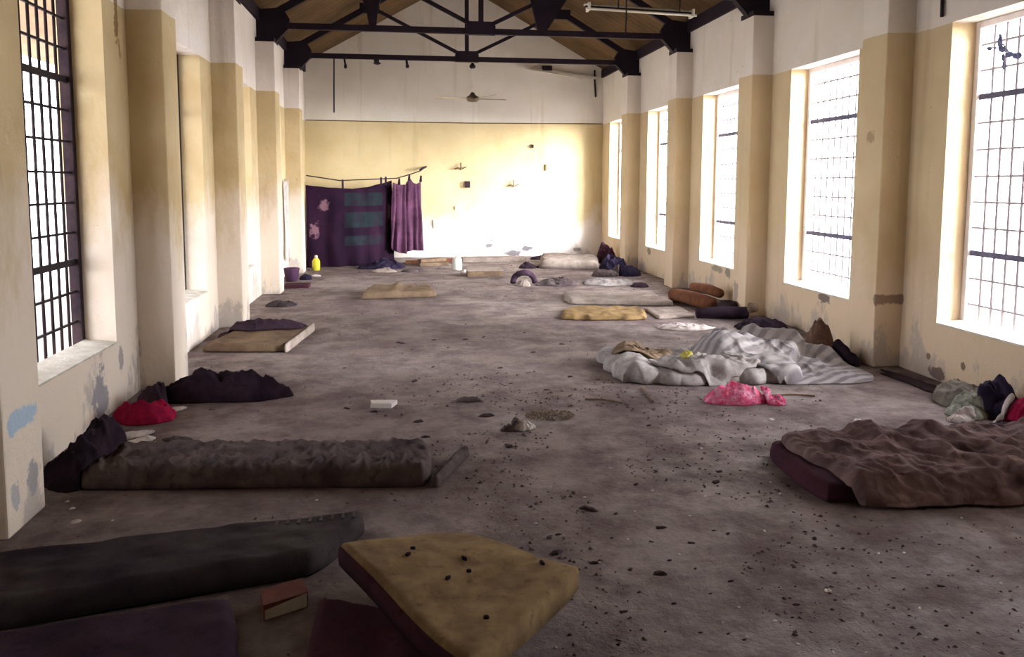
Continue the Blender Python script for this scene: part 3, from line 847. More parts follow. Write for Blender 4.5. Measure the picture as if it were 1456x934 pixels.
    one(heap('rag', (3.05, 8.25), 0.30, 0.14, -0.2, 0.06, C_PALE, seed=35, fs=12), 'pale crumpled rag behind the striped blanket', 'rag')
    b = empty('bedroll', (3.8, 9.6, 0)); tag(b, 'rust brown rolled mats stacked along the wall', 'bedroll')
    MB().tube([(3.62, 10.25, 0.09), (3.72, 9.8, 0.10), (3.80, 9.35, 0.09)], [0.085, 0.095, 0.085], 16).build('roll', C_RUST, b, True)
    MB().tube([(3.88, 10.2, 0.20), (3.93, 9.8, 0.22), (3.95, 9.45, 0.21)], [0.06, 0.07, 0.06], 14).build('roll', C_RUST, b, True)
    p = MB().lathe([(0.02, 0), (0.10, 0.01), (0.125, 0.06), (0.12, 0.12), (0.09, 0.155), (0.085, 0.15), (0.03, 0.10)], (3.93, 9.17, 0.0), 20).build('cooking_pot', M_FRAMED, None, True)
    tag(p, 'round black pot at the end of the rust brown rolls', 'pot')
    m = slab('floor_mat', [(1.80, 8.92), (2.82, 8.80), (2.92, 9.52), (1.98, 9.62)], 0.055, C_OCHREM, None, nx=60, ny=40, wr=0.028, wscale=(4, 4), seed=37, ragged=0.05)
    tag(m, 'yellow brown rumpled mat on the floor', 'mat')
    m = slab('floor_mat', [(2.12, 10.10), (3.50, 9.75), (3.48, 10.85), (2.25, 11.05)], 0.06, C_BEIGE, None, nx=60, ny=40, wr=0.018, wscale=(4, 4), seed=39, ragged=0.04)
    tag(m, 'pale beige mattress beyond the yellow brown mat', 'mattress')
    m = slab('floor_mat', [(2.95, 8.85), (3.45, 8.95), (3.50, 9.62), (2.98, 9.58)], 0.03, C_BEIGE, None, nx=30, ny=30, wr=0.01, seed=40)
    tag(m, 'small beige mat between the yellow brown mat and the rolls', 'mat')
    # sheets and ring bundle further down
    rb = MB()
    pts = []
    for i in range(25):
        a = math.pi * (0.0 + i / 24)
        pts.append((1.83 - 0.17 * math.cos(a), 12.0 + 0.03 * math.sin(3 * a), 0.055 + 0.16 * math.sin(a)))
    rb.tube(pts, [0.045 + 0.012 * N3(i * 0.7, 0, 3) for i in range(25)], 12)
    rb = rb.build('bedroll', C_DARKP, None, True)
    tag(rb, 'dark bedding arched like a ring over a pale bundle', 'bedding')
    one(heap('cloth_bundle', (1.83, 12.0), 0.11, 0.10, 0, 0.10, C_BEIGE, seed=41), 'pale bundle under the dark arched bedding', 'bundle')
    one(heap('sheet', (2.40, 12.12), 0.36, 0.22, -0.05, 0.10, C_TAUPE, seed=42, fs=9), 'grey brown rumpled sheet beside the arched bedding', 'sheet')
    one(heap('sheet', (3.20, 12.10), 0.42, 0.24, -0.05, 0.10, C_GREYB, seed=43, fs=8), 'off white rumpled sheet between two grey brown cloths', 'sheet')
    one(heap('rag', (3.60, 11.72), 0.14, 0.08, -0.05, 0.08, C_DARKP, seed=44, fs=12), 'dark plum rag at the edge of the off white sheet', 'rag')
    m = slab('floor_mat', [(2.5, 14.45), (3.55, 14.1), (3.85, 15.4), (2.75, 15.9)], 0.16, C_BEIGE, None, nx=50, ny=50, wr=0.04, wscale=(3, 3), seed=45, edge=0.12)
    tag(m, 'thick beige mattress near the gable wall corner', 'mattress')
    for k, (x, y) in enumerate([(2.30, 14.6), (2.80, 16.25)]):
        one(heap('rag', (x, y), 0.20, 0.12, 0.1, 0.09, C_BLACK, seed=46 + k), ['flat black rag beside the thick beige mattress', 'black rag between the thick beige mattress and the gable wall'][k], 'rag', 'black rags by the beige mattress')
    one(heap('clothes_heap', (3.74, 13.80), 0.26, 0.20, 0, 0.28, C_NAVY, seed=48, rag=0.1), 'tall heap of navy clothes against the last pilaster', 'clothes')
    one(heap('clothes_bag', (4.02, 15.4), 0.18, 0.36, 0, 0.40, C_MAROON, seed=49, rag=0.1), 'dark maroon bag in the gable wall corner', 'bag')
    one(heap('clothes_heap', (3.84, 13.22), 0.22, 0.20, 0, 0.18, C_NAVY, seed=50, rag=0.12), 'lower heap of navy clothes before the last pilaster', 'clothes')
    one(heap('sheet', (3.45, 13.2), 0.24, 0.16, 0, 0.12, C_TAUPE, seed=51, fs=10), 'grey brown sheet beside the navy clothes', 'sheet')
    # plank, box, canister by the end wall
    pl = MB().box((1.15, 15.75, 0.0), (2.45, 16.1, 0.09)).build('plank', C_BEIGE, None, bevel=0.01)
    tag(pl, 'long pale low plank in front of the gable wall', 'plank')
    bx = empty('low_box', (1.36, 13.4, 0)); tag(bx, 'low brown wooden box standing on the open floor', 'box')
    MB().box((1.06, 13.28, 0.0), (1.66, 13.62, 0.10)).build('box_body', C_BROWNM, bx, bevel=0.008)
    MB().box((1.05, 13.27, 0.10), (1.67, 13.63, 0.125)).build('box_lid', C_BEIGE, bx, bevel=0.006)
    ct = empty('canister', (0.95, 14.4, 0)); tag(ct, 'pale plastic canister standing near the gable wall', 'canister')
    MB().lathe([(0.085, 0), (0.09, 0.02), (0.09, 0.19), (0.07, 0.225), (0.035, 0.235)], (0.95, 14.4, 0), 18).build('canister_body', simple('milky_plastic', (0.62, 0.63, 0.60), (0.5, 0.5, 0.48), 4, 0.4), ct, True)
    MB().lathe([(0.034, 0), (0.034, 0.03), (0.02, 0.045)], (0.95, 14.4, 0.235), 12).build('cap', M_WHITE, ct, True)
    one(heap('rag', (1.05, 13.95), 0.06, 0.05, 0, 0.06, C_PALE, seed=52), 'small white rag at the foot of the canister', 'rag')
    for k, (x, y, z, a) in enumerate([(0.55, 15.2, 0, 0.2), (0.30, 15.6, 0, -0.1), (0.52, 15.25, 0.07, 0.5), (0.75, 15.9, 0, 0.05)]):
        pb = MB()
        d = Vector((math.cos(a), math.sin(a), 0))
        pb.bar(Vector((x, y, z + 0.035)) - d * 0.28, Vector((x, y, z + 0.035)) + d * 0.28, 0.14, 0.06, up=(0, 0, 1))
        pb = pb.build('wood_offcut', C_RUST if k % 2 else C_BROWNM, None)
        tag(pb, 'rough brown wood offcut near the foot of the mauve cloth', 'wood', 'wood offcuts by the gable wall')
    one(heap('rag', (-0.35, 14.2), 0.22, 0.12, 0, 0.07, C_BEIGE, seed=54), 'beige rag on the floor before the hanging cloths', 'rag')
    one(heap('rag', (0.15, 14.2), 0.20, 0.10, 0.2, 0.06, C_TAUPE, seed=55), 'grey brown rag beside a beige rag before the cloths', 'rag')
    one(heap('sheet', (-0.45, 14.85), 0.42, 0.22, 0.1, 0.16, C_NAVY, seed=56), 'navy sheet slumped at the foot of the hanging cloths', 'sheet')
    # far-side items by the last black barred window
    yb = empty('bottle', (-1.645, 14.75, 0)); tag(yb, 'yellow plastic bottle with a white cap on the floor', 'bottle')
    MB().lathe([(0.06, 0), (0.07, 0.02), (0.07, 0.17), (0.035, 0.225)], (-1.60, 14.62, 0), 16).build('bottle_body', simple('yellow_plastic', (0.55, 0.52, 0.04), (0.45, 0.42, 0.03), 3, 0.4), yb, True)
    MB().lathe([(0.03, 0), (0.03, 0.04), (0.018, 0.05)], (-1.60, 14.62, 0.225), 12).build('cap', M_WHITE, yb, True)
    bk = empty('bucket', (-1.83, 13.1, 0)); tag(bk, 'dark plum bucket against the black barred wall', 'bucket')
    MB().lathe([(0.09, 0), (0.10, 0.01), (0.125, 0.20), (0.13, 0.215), (0.118, 0.215), (0.095, 0.03)], (-1.82, 13.05, 0), 20).build('bucket_body', simple('plum_plastic', (0.06, 0.025, 0.06), None, 4, 0.5), bk, True)
    MB().tube([(-1.82 + 0.128 * math.cos(a * math.pi / 10), 13.05 + 0.03 * math.sin(a * math.pi / 10), 0.205 - 0.06 * math.sin(a * math.pi / 10)) for a in range(11)], 0.006, 6).build('handle', M_STEEL, bk, True)
    one(heap('rag', (-1.62, 13.25), 0.10, 0.07, 0, 0.10, C_NAVY, seed=57), 'navy rag next to the dark plum bucket', 'rag')
    one(heap('rag', (-1.50, 13.65), 0.08, 0.04, 0, 0.04, C_PALE, seed=58), 'white rag between the bucket and the yellow bottle', 'rag')
    sl = MB().box((-1.82, 12.15, 0.0), (-1.45, 12.45, 0.05)).build('board', C_MAROON, None, bevel=0.008)
    tag(sl, 'flat dark board on the floor before the bucket', 'board')
    one(heap('dirt_bank', (4.06, 5.70), 0.46, 0.075, 1.62, 0.022, cloth('dark_soil', (0.04, 0.026, 0.028), (0.018, 0.011, 0.014), 20), seed=70, fs=22, rag=0.55), 'dark bank of swept dirt along the ochre wall', 'dirt')
    # far corner heap by the pale barred wall
    one(heap('blanket', (3.80, 4.47), 0.30, 0.10, 0.1, 0.06, C_DARKP, seed=76, fs=9), 'dark plum blanket spread before the crimson bag', 'blanket')
    one(heap('clothes_bag', (4.05, 5.08), 0.20, 0.30, 0.1, 0.17, cloth('grey_olive_sack', (0.22, 0.20, 0.17), (0.11, 0.095, 0.09)), seed=71, rag=0.12), 'grey olive sack slumped against the ochre wall', 'sack')
    one(heap('rag', (3.86, 4.88), 0.14, 0.14, 0.3, 0.08, C_GREEN, seed=72, fs=16), 'grey green rag in front of the olive sack', 'rag')
    one(heap('clothes_heap', (4.08, 4.80), 0.15, 0.15, 0, 0.15, C_NAVY, seed=73, rag=0.12), 'navy clothes between the olive sack and the red bag', 'clothes')
    one(heap('bag', (4.06, 4.52), 0.16, 0.12, 0, 0.15, C_RED, seed=74, rag=0.12), 'crimson bag against the wall beyond the rumpled blanket', 'bag')
    one(heap('rag', (3.90, 4.60), 0.06, 0.05, 0, 0.08, C_PALE, seed=75), 'pale pink rag beside the crimson bag', 'rag')
    one(heap('rag', (3.72, 4.75), 0.09, 0.07, 0.1, 0.05, C_PALE, seed=77, fs=14), 'dirty pale rag before the grey green rag', 'rag')
build_soft()

def build_bag():
    t = NT('pink_film', 0.18, 0.6)
    n = t.noise(16, 4, 0.6)
    t.color(t.ramp(n, [(0.36, (0.88, 0.05, 0.20)), (0.50, (0.92, 0.14, 0.36)), (0.66, (0.96, 0.45, 0.66))]))
    t.b.inputs['Transmission Weight'].default_value = 0.25
    t.b.inputs['Subsurface Weight'].default_value = 0.25
    t.b.inputs['Subsurface Radius'].default_value = (0.06, 0.02, 0.03)
    t.bump(t.noise(26, 5, 0.7, (3, 3, 3)), 0.8, 0.03)
    b = empty('plastic_bag', (2.43, 5.34, 0)); tag(b, 'crumpled glossy pink plastic bag on the floor', 'bag')
    heap('bag_body', (2.40, 5.40), 0.23, 0.12, -0.12, 0.15, t.m, b, seed=81, rag=0.10, fs=11, fold=0.16, power=3.0, rings=40, segs=140)
    heap('bag_handle', (2.66, 5.31), 0.10, 0.05, -0.35, 0.06, t.m, b, seed=82, rag=0.25, fs=18)
build_bag()

# ------------------------------------------------------------------ hanging cloths
def hang(name, top, bot, mat, parent, nu=90, nv=40, amp=0.035, freq=9.0, seed=0, pinch=()):
    """cloth sheet between two polylines (lists of 3D points), folds in depth"""
    def along(pl, s):
        x = s * (len(pl) - 1); i = min(int(x), len(pl) - 2)
        return Vector(pl[i]).lerp(Vector(pl[i + 1]), x - i)
    V, F = [], []
    for j in range(nv + 1):
        v = j / nv
        for i in range(nu + 1):
            u = i / nu
            p = along(top, u).lerp(along(bot, u), v)
            k = amp * (0.35 + 0.65 * v) * (math.sin(freq * 2 * math.pi * u + 2.2 * N3(u * 5, v * 1.5, seed)) + 0.6 * N3(u * 11, v * 3, seed + 4))
            V.append((p.x + 0.5 * k, p.y - k, p.z + 0.01 * N3(u * 9, v, seed + 9)))
    for j in range(nv):
        for i in range(nu):
            a = j * (nu + 1) + i
            F.append((a, a + 1, a + nu + 2, a + nu + 1))
    o = obj(name, V, F, mat, parent, True)
    m = o.modifiers.new('thickness', 'SOLIDIFY'); m.thickness = 0.006
    return o

def build_curtains():
    # patterned dark cloth
    t = NT('plum_batik', 0.95, 0.05)
    x, y, z = t.sep()[0], t.sep()[1], t.sep()[2]
    base = t.ramp(t.noise(2.2, 5, 0.6), [(0.35, (0.009, 0.004, 0.011)), (0.65, (0.020, 0.007, 0.018))])
    def band(v, a, b):
        return t.math('MULTIPLY', t.math('GREATER_THAN', v, a), t.math('LESS_THAN', v, b))
    pan = None
    for (a, b) in ((1.15, 1.40), (0.74, 1.03), (0.40, 0.58)):
        q = t.math('MULTIPLY', band(x, -1.12, -0.42), band(z, a, b))
        pan = q if pan is None else t.math('MAXIMUM', pan, q)
    pan = t.math('MULTIPLY', pan, t.ramp(t.noise(5, 4, 0.6, (2, 2, 2)), [(0.35, 0.3), (0.6, 1.0)]))
    col = t.mix(pan, base, (0.012, 0.018, 0.022))
    ns = t.math('MULTIPLY', t.math('SUBTRACT', t.noise(8.0, 4, 0.7, (9, 1, 1)), 0.5), 3.0)
    for (x0, z0, rx, rz) in ((-1.50, 1.18, 0.10, 0.13), (-1.66, 0.72, 0.10, 0.16), (-0.30, 1.05, 0.03, 0.2)):   # printed blossoms
        da = t.math('MULTIPLY', t.math('SUBTRACT', x, x0), 1 / rx); dz = t.math('MULTIPLY', t.math('SUBTRACT', z, z0), 1 / rz)
        d = t.math('ADD', t.math('SQRT', t.math('ADD', t.math('MULTIPLY', da, da), t.math('MULTIPLY', dz, dz))), ns)
        col = t.mix(t.ramp(d, [(0.6, 0.85), (0.95, 0.0)]), col, (0.14, 0.075, 0.095))
    t.color(col)
    dark = t.m
    c = empty('hanging_cloth', (-0.8, 15.5, 0.05))
    tag(c, 'dark plum patterned cloth hung on a cord across the corner', 'cloth')
    top = [(-1.79, 14.90, 1.55), (-1.40, 15.10, 1.50), (-0.98, 15.35, 1.475), (-0.70, 15.55, 1.51), (-0.45, 15.85, 1.575), (-0.25, 16.15, 1.64)]
    bot = [(-1.80, 14.98, 0.02), (-1.40, 15.02, 0.02), (-0.98, 15.12, 0.02), (-0.65, 15.35, 0.02), (-0.42, 15.75, 0.02), (-0.22, 16.15, 0.02)]
    hang('cloth_panel', top, bot, dark, c, amp=0.03, freq=5, seed=3, nu=120, nv=50)
    m = empty('hanging_cloth', (0.0, 16.3, 0.1))
    tag(m, 'mauve pleated cloth hung on the same cord', 'cloth')
    mauve = cloth('mauve_cotton', (0.115, 0.048, 0.095), (0.05, 0.02, 0.042), 3)
    top = [(-0.22, 15.85, 1.60), (-0.12, 15.95, 1.56), (0.02, 16.12, 1.55), (0.10, 16.2, 1.68), (0.24, 16.35, 1.56), (0.34, 16.5, 1.62)]
    bot = [(-0.28, 15.72, 0.30), (-0.18, 15.85, 0.22), (0.0, 16.05, 0.16), (0.12, 16.2, 0.22), (0.26, 16.3, 0.20), (0.38, 16.48, 0.18)]
    hang('cloth_panel', top, bot, mauve, m, amp=0.045, freq=5.5, seed=6, nu=110, nv=44)
    for (x, y, z) in ((-0.10, 15.95, 1.66), (0.10, 16.2, 1.74), (0.34, 16.5, 1.72)):
        MB().tube([(x, y, z - 0.11), (x + 0.01, y, z + 0.02)], [0.03, 0.018], 8).build('tie_knot', C_DARKP, m, True)
    cord = MB().tube([(-1.77, 14.86, 1.72), (-1.2, 15.25, 1.63), (-0.6, 15.75, 1.66), (-0.15, 16.05, 1.68), (0.12, 16.3, 1.76), (0.34, 16.62, 1.84), (0.42, 16.86, 1.90)], 0.012, 6).build('cord', M_FRAMED)
    tag(cord, 'sagging cord carrying the hung cloths to a wall hook', 'cord')
    hk = MB().tube([(0.33, 16.72, 1.86), (0.40, 16.82, 1.90), (0.47, YB - 0.005, 1.93)], [0.018, 0.028, 0.02], 8).build('wall_hook', M_STEEL)
    tag(hk, 'dark hook on the gable wall holding the cord', 'hook')
    for (x, y, z) in ((-1.15, 15.26, 1.60), (-0.45, 15.86, 1.65), (-0.36, 15.93, 1.66)):
        MB().box((x - 0.02, y - 0.012, z - 0.12), (x + 0.02, y + 0.012, z + 0.05)).build('tie_knot', C_DARKP, c, bevel=0.005)
    # white cloth hanging at the last black barred bay
    wcl = hang('hanging_cloth', [(-1.99, 13.55, 1.65), (-1.97, 13.75, 1.60), (-1.98, 14.05, 1.66)], [(-1.95, 13.45, 0.25), (-1.92, 13.6, 0.35), (-1.96, 13.85, 0.22)], C_PALE, None, amp=0.02, freq=3, seed=8, nu=30, nv=30)
    tag(wcl, 'white cloth hung on the wall by the last pilaster', 'cloth')
    # wall fittings on the gable wall
    def plate(name, x, z, w, h, mat, label, cat, d=0.03):
        o = MB().box((x - w / 2, YB - d, z - h / 2), (x + w / 2, YB - 0.001, z + h / 2)).build(name, mat, None, bevel=0.004)
        tag(o, label, cat)
    plate('switch_box', 1.35, 1.56, 0.10, 0.14, M_FRAMED, 'small black switch box on the gable wall', 'switch box', 0.06)
    plate('switch_plate', 0.67, 0.72, 0.12, 0.20, M_SILL, 'pale blank switch plate low on the gable wall', 'switch plate')
    plate('wall_peg', 2.75, 2.38, 0.04, 0.07, M_FRAMED, 'small dark peg high on the gable wall', 'peg', 0.05)
    plate('wall_peg', 3.046, 1.93, 0.03, 0.14, M_BARPALE if False else C_OCHREM, 'narrow brown strip on the bright part of the gable wall', 'strip')
    plate('junction_box', 1.12, 1.06, 0.09, 0.09, M_SILL, 'faded round box below the black switch box', 'junction box')
    for (x, z, lab) in ((1.20, 1.92, 'brown wire bracket above the black switch box'), (2.34, 1.56, 'brown wire bracket on the bright part of the gable wall')):
        e = empty('wall_bracket', (x, YB, z)); tag(e, lab, 'bracket')
        MB().tube([(x - 0.13, YB - 0.03, z - 0.04), (x - 0.06, YB - 0.06, z), (x + 0.02, YB - 0.05, z - 0.035), (x + 0.12, YB - 0.03, z + 0.01)], 0.012, 6).build('arm', C_BROWNM, e)
        MB().tube([(x, YB - 0.002, z - 0.05), (x, YB - 0.05, z), (x, YB - 0.04, z + 0.10)], 0.014, 6).build('stem', C_BROWNM, e)
build_curtains()

def build_small_fittings():
    o = MB().tube([(XR - 0.02, 5.94, 2.93), (XR - 0.02, 5.95, 3.2), (XR - 0.02, 5.95, 3.45)], 0.014, 8).build('wall_conduit', M_STEEL)
    tag(o, 'short dark conduit end above a pale barred window', 'conduit')
    e = empty('dry_creeper', (4.54, 5.58, 2.6)); tag(e, 'dry blue grey creeper sprig caught in the pale window bars', 'creeper')
    m = simple('blue_grey_leaf', (0.16, 0.19, 0.36), (0.09, 0.10, 0.22), 30, 0.8)
    pts = [(4.535, 5.72, 2.66), (4.535, 5.62, 2.64), (4.535, 5.57, 2.66), (4.535, 5.50, 2.58), (4.535, 5.40, 2.56)]
    MB().tube(pts, 0.006, 6).build('stem', m, e)
    for k, (y, z, r, a) in enumerate([(5.71, 2.65, 0.030, 0.3), (5.60, 2.67, 0.05, 1.2), (5.57, 2.62, 0.045, 0.2), (5.545, 2.50, 0.04, 1.5), (5.50, 2.57, 0.045, 0.0), (5.42, 2.55, 0.05, 0.1), (5.56, 2.56, 0.03, 1.4), (5.60, 2.72, 0.03, 1.0)]):
        n = 8
        V = [(4.530 + d, y + r * math.cos(i * 6.283 / n) * math.cos(a) - 0.5 * r * math.sin(i * 6.283 / n) * math.sin(a), z + r * math.cos(i * 6.283 / n) * math.sin(a) + 0.5 * r * math.sin(i * 6.283 / n) * math.cos(a)) for d in (0, 0.004) for i in range(n)]
        F = [tuple(range(n)), tuple(range(2 * n - 1, n - 1, -1))] + [(i, (i + 1) % n, (i + 1) % n + n, i + n) for i in range(n)]
        obj('leaf', V, F, m, e)
build_small_fittings()

# ------------------------------------------------------------------ litter
CHIP = simple('white_plaster_chip', (0.62, 0.58, 0.56), (0.45, 0.41, 0.39), 30, 0.9)
CLOD = simple('dark_clod', (0.050, 0.032, 0.034), (0.022, 0.014, 0.018), 30, 0.95)

def cam_ray(px, py):
    m = SC.camera.matrix_world.to_3x3()
    r, u, fw = m.col[0], m.col[1], -m.col[2]
    return fw + r * ((px - 728) / 1120.68) + u * ((366.18 - py) / 1120.68)

def build_litter():
    """measured spots of the larger scraps, as floor coordinates"""
    def flr(px, py):
        d = cam_ray(px, py); t = -1.6 / d.z
        return d.x * t, d.y * t
    ox, oy, s = 760, 624, 3.0125
    white = [(505, 222, 10), (215, 250, 8), (730, 247, 9), (715, 40, 8), (430, 310, 7), (665, 330, 8), (325, 125, 7), (985, 395, 10), (875, 722, 9), (1050, 235, 9), (910, 850, 12), (1130, 880, 12), (1280, 915, 11), (90, 895, 8), (70, 205, 7), (5, 362, 8), (1030, 780, 12), (1250, 650, 14), (1010, 185, 6), (620, 495, 6), (400, 430, 6), (280, 530, 8)]
    dark = [(230, 300, 40), (545, 578, 36), (770, 393, 10), (1200, 428, 18), (1320, 470, 14), (670, 445, 16), (260, 532, 24), (755, 662, 9), (840, 610, 14), (905, 530, 9), (925, 555, 9), (600, 705, 16), (450, 655, 12), (830, 835, 9), (410, 560, 18), (540, 380, 24), (830, 405, 14), (515, 135, 7), (610, 122, 8), (435, 195, 16), (490, 90, 10), (780, 185, 26), (795, 140, 16), (90, 490, 30), (235, 440, 8), (1110, 550, 6), (1090, 445, 12), (900, 860, 10), (710, 830, 10), (360, 880, 16), (380, 740, 20), (1160, 398, 12), (350, 320, 12), (100, 410, 14), (330, 425, 10), (500, 440, 12), (580, 520, 14), (690, 555, 10), (1120, 710, 16), (560, 825, 10)]
    W = [(ox + a / s, oy + b / s, r / s) for a, b, r in white]
    D = [(ox + a / s, oy + b / s, r / s) for a, b, r in dark]
    ox, oy, s = 480, 330, 3.0125
    D += [(ox + a / s, oy + b / s, r / s) for a, b, r in [(270, 475, 22), (415, 462, 12), (550, 460, 12), (410, 578, 10), (575, 632, 10), (895, 676, 14), (785, 722, 8), (645, 787, 34), (375, 878, 18), (735, 920, 24), (40, 755, 16), (160, 770, 20), (350, 812, 22), (30, 582, 8), (995, 620, 14), (1250, 472, 9), (1335, 828, 14), (700, 582, 12), (330, 640, 16), (625, 450, 10), (960, 480, 12), (745, 648, 10), (840, 515, 12), (720, 275, 6), (800, 430, 8)]]
    ox, oy, s = 1060, 624, 3.0126
    D += [(ox + a / s, oy + b / s, r / s) for a, b, r in [(835, 630, 18), (620, 435, 12), (675, 458, 12), (830, 452, 8), (860, 800, 14), (635, 595, 10), (385, 690, 8), (1135, 652, 10), (970, 745, 7), (755, 420, 6), (785, 582, 10), (540, 350, 8), (1055, 290, 12), (765, 300, 16), (200, 765, 10)]]
    W += [(ox + a / s, oy + b / s, r / s) for a, b, r in [(570, 490, 7), (925, 338, 8), (1095, 620, 14), (355, 650, 16), (680, 488, 6), (745, 725, 8), (770, 850, 8)]]
    W += [(160, 740, 3), (96, 713, 3), (103, 723, 4), (108, 742, 6), (268, 755, 3), (450, 711, 3), (1220, 600, 9), (1097, 597, 6)]
    protos_w, protos_d = [], []
    for k in range(5):
        protos_w.append(heap('plaster_chip', (0, 0), 1, 0.75, 0.3 * k, 0.55, CHIP, seed=100 + k, rings=4, segs=10, rag=0.5, fs=1.5, drape=False, keep=False))
        protos_d.append(heap('dirt_clod', (0, 0), 1, 0.55, 0.1 * k, 0.45, CLOD, seed=120 + k, rings=4, segs=12, rag=0.6, fs=1.5, drape=False, keep=False))
    rnd = random.Random(3)
    LAND = [('tan foam mat', 0.45, 2.75), ('rumpled brown blanket', 2.6, 3.85), ('grey brown mattress', -0.6, 4.2), ('seed husk patch', 0.97, 5.1), ('white packet', -0.16, 5.6),
            ('pink plastic bag', 2.45, 5.3), ('torn mattress', 2.1, 6.3), ('yellow brown mat', 2.3, 9.0), ('lone brown mat', 0.0, 11.2), ('thin tan mattress', -1.2, 8.0), ('black clothes heap', -1.2, 6.0), ('crumpled paper', 0.75, 4.9)]
    def put(lst, protos, lab, cat, grp):
        used = 0
        for i, (px, py, r) in enumerate(lst):
            x, y = flr(px, py)
            if not (XL + 0.1 < x < XR - 0.1): continue
            rad = max(0.008, r * y / 1120.0)
            o = protos[i % 5] if i < 5 else protos[i % 5].copy()
            if i >= 5: COL.objects.link(o)
            o.location = (x, y, 0.0)
            o.scale = (rad, rad * 1.1, min(rad, 0.03 + 0.2 * rad))
            o.rotation_euler = (0, 0, rnd.uniform(-0.5, 0.5))
            near = min(LAND, key=lambda l: (l[1] - x) ** 2 + (l[2] - y) ** 2)[0]
            size = 'tiny' if rad < 0.012 else 'small' if rad < 0.02 else 'middling' if rad < 0.035 else 'large'
            tag(o, '%s %s on the floor near the %s' % (size, lab, near), cat, grp)
    put(W, protos_w, 'pale plaster chip', 'chip', 'plaster chips on the floor')
    put(D, protos_d, 'dark dirt clod', 'clod', 'dirt clods on the floor')
    # white packet, crumpled paper, seed husk patch, sticks
    x, y = flr(545, 578)
    p = empty('packet', (x, y, 0)); tag(p, 'flat white folded packet on the open floor', 'packet')
    V = []
    P = [Vector((x - 0.09, y - 0.04)), Vector((x + 0.06, y - 0.06)), Vector((x + 0.10, y + 0.05)), Vector((x - 0.05, y + 0.07))]
    V = [(q.x, q.y, z) for z, k in ((0.003, 0), (0.032, 1)) for q in P]
    obj('packet_body', V, [(0, 1, 2, 3), (4, 5, 6, 7), (0, 1, 5, 4), (1, 2, 6, 5), (2, 3, 7, 6), (3, 0, 4, 7)], simple('white_card', (0.72, 0.70, 0.70), (0.6, 0.57, 0.57), 9), p)
    V = [(P[0].x + .01, P[0].y + .005, 0.033), (P[1].x - .01, P[1].y + .01, 0.033), (P[1].x - .02, P[1].y + .05, 0.046), (P[0].x, P[0].y + .05, 0.046)]
    V += [(a, b, c + 0.003) for a, b, c in V]
    obj('packet_flap', V, [(0, 1, 2, 3), (4, 5, 6, 7), (0, 1, 5, 4), (1, 2, 6, 5), (2, 3, 7, 6), (3, 0, 4, 7)], M_WHITE, p)
    x, y = flr(742, 610)
    one(heap('crumpled_paper', (x + 0.02, y), 0.075, 0.045, 0.2, 0.05, CHIP, seed=140, fs=26, rag=0.3), 'crumpled white paper ball beside the husk patch', 'paper')
    one(heap('rag', (x - 0.08, y - 0.02), 0.06, 0.03, 0.1, 0.03, C_TAUPE, seed=141, fs=26), 'grey brown scrap beside the crumpled paper', 'rag')
    x, y = flr(668, 570)
    one(heap('rag', (x, y), 0.09, 0.05, 0, 0.02, C_TAUPE, seed=142, fs=22), 'flat grey brown scrap between the packet and the stick', 'rag')
    x, y = HUSK = flr(782, 591)
    mb = MB()
    for i in range(420):
        r = math.sqrt(rnd.random()); a = rnd.random() * 6.283
        cx, cy_ = x + 0.17 * r * math.cos(a), y + 0.13 * r * math.sin(a)
        q = rnd.uniform(0.004, 0.011)
        z = 0.003 + rnd.random() * 0.02 * (1 - r)
        b = rnd.random() * 3.14
        dx, dy = q * math.cos(b), q * math.sin(b)
        mb.add([(cx - dx, cy_ - dy, z), (cx + dy * .5, cy_ - dx * .5, z), (cx + dx, cy_ + dy, z), (cx - dy * .5, cy_ + dx * .5, z), (cx, cy_, z + q * 0.9), (cx, cy_, max(0.001, z - q * .3))],
               [(0, 1, 4), (1, 2, 4), (2, 3, 4), (3, 0, 4), (1, 0, 5), (2, 1, 5), (3, 2, 5), (0, 3, 5)])
    o = mb.build('husk_patch', simple('mixed_husks', (0.34, 0.27, 0.20), (0.05, 0.035, 0.03), 55))
    tag(o, 'patch of dark and pale seed husks on the floor', 'husks', kind='stuff')
    for k, (p0, p1, lab) in enumerate([((832, 569), (885, 574), 'thin dry stick near the seed husk patch'), ((912, 553), (928, 572), 'bent twig beside the torn mattress'), ((1030, 572), (1140, 571), 'long thin stick behind the pink plastic bag')]):
        a, b = flr(*p0), flr(*p1)
        mid = ((a[0] + b[0]) / 2 + 0.01, (a[1] + b[1]) / 2 + 0.02)
        if k == 2:
            a, b = (2.70, 5.50), (3.05, 5.45); mid = (2.9, 5.49)
        st = MB().tube([(a[0], a[1], 0.009), (mid[0], mid[1], 0.012), (b[0], b[1], 0.008)], 0.007, 6).build('stick', C_BROWNM)
        tag(st, lab, 'stick')
    # fine crumbs nobody could count
    bpy.context.view_layer.update()
    dg = bpy.context.evaluated_depsgraph_get()
    mb = MB()
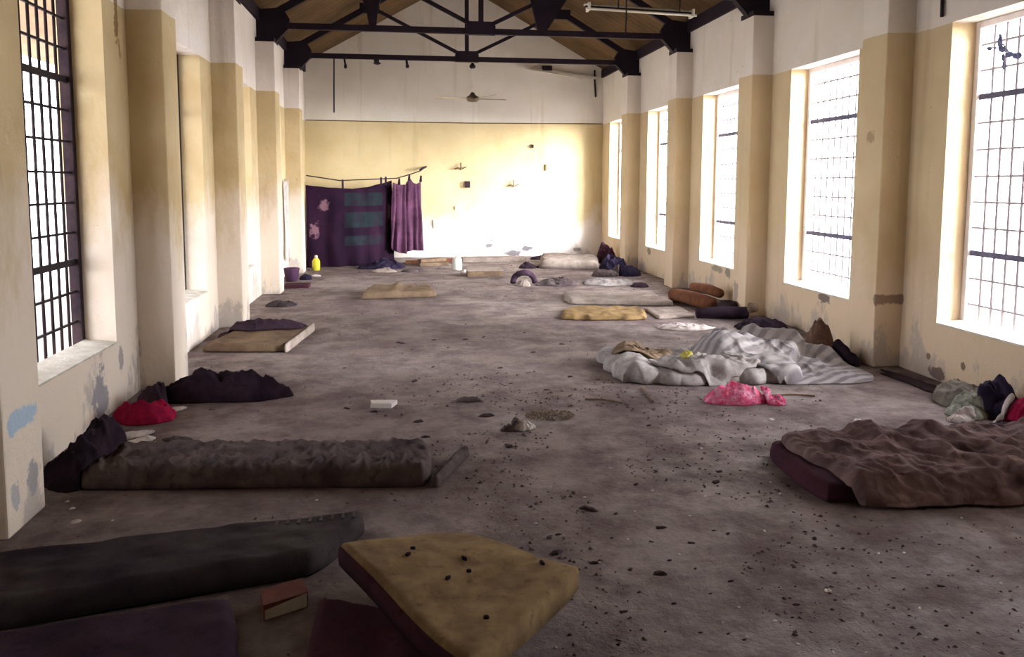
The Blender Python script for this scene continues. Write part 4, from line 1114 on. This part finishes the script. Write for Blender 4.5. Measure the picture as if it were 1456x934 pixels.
    for i in range(3800):
        if rnd.random() < 0.72:
            y = rnd.uniform(2.2, 6.5)
            x = rnd.gauss(1.15, 0.75)
        else:
            y = rnd.uniform(3, 16); x = rnd.uniform(XL + 0.35, XR - 0.35)
        if not (XL + 0.3 < x < XR - 0.3): continue
        if (x - HUSK[0]) ** 2 + (y - HUSK[1]) ** 2 < 0.05: continue
        if N3(x * 1.3, y * 1.3, 5) < -0.15: continue
        h = SC.ray_cast(dg, Vector((x, y, 1.2)), Vector((0, 0, -1)))
        if not h[0] or h[4].name != 'floor' or under(x, y, 0.0) > 0: continue
        q = rnd.choice((0.5, 1, 1, 1.5)) * rnd.uniform(0.004, 0.009) * (1 + 0.05 * y)
        b = rnd.random() * 3.14
        k = rnd.uniform(0.25, 0.9)
        dx, dy = q * math.cos(b), q * math.sin(b)
        mb.add([(x - dx, y - dy, 0.0005), (x + dy * k, y - dx * k, 0.0005), (x + dx, y + dy, 0.0005), (x - dy * k, y + dx * k, 0.0005), (x + dx * .2, y, q * rnd.uniform(.4, 1.0))],
               [(0, 1, 4), (1, 2, 4), (2, 3, 4), (3, 0, 4), (3, 2, 1, 0)])
    o = mb.build('floor_crumbs', simple('mixed_crumbs', (0.16, 0.12, 0.115), (0.028, 0.018, 0.022), 40))
    tag(o, 'fine dark crumbs and grit strewn over the floor', 'crumbs', kind='stuff')
build_litter()

# crumbs that lie on the foam: set them down on its top surface
def settle():
    bpy.context.view_layer.update()
    dg = bpy.context.evaluated_depsgraph_get()
    for o, x, y in DROP:
        hit = SC.ray_cast(dg, Vector((x, y, 1.0)), Vector((0, 0, -1)))
        if hit[0] and hit[4] is not None and hit[4].name != o.name:
            o.location.z = hit[1].z - 0.002
        elif hit[0]:
            pad = [c for c in bpy.data.objects if c.name.startswith('pad') and c.parent and c.parent.name.startswith('foam_mat')][0]
            h2 = pad.ray_cast(Vector((x, y, 1.0)) - wloc(pad), Vector((0, 0, -1)))
            if h2[0]: o.location.z = h2[1].z + wloc(pad).z - 0.002
settle()
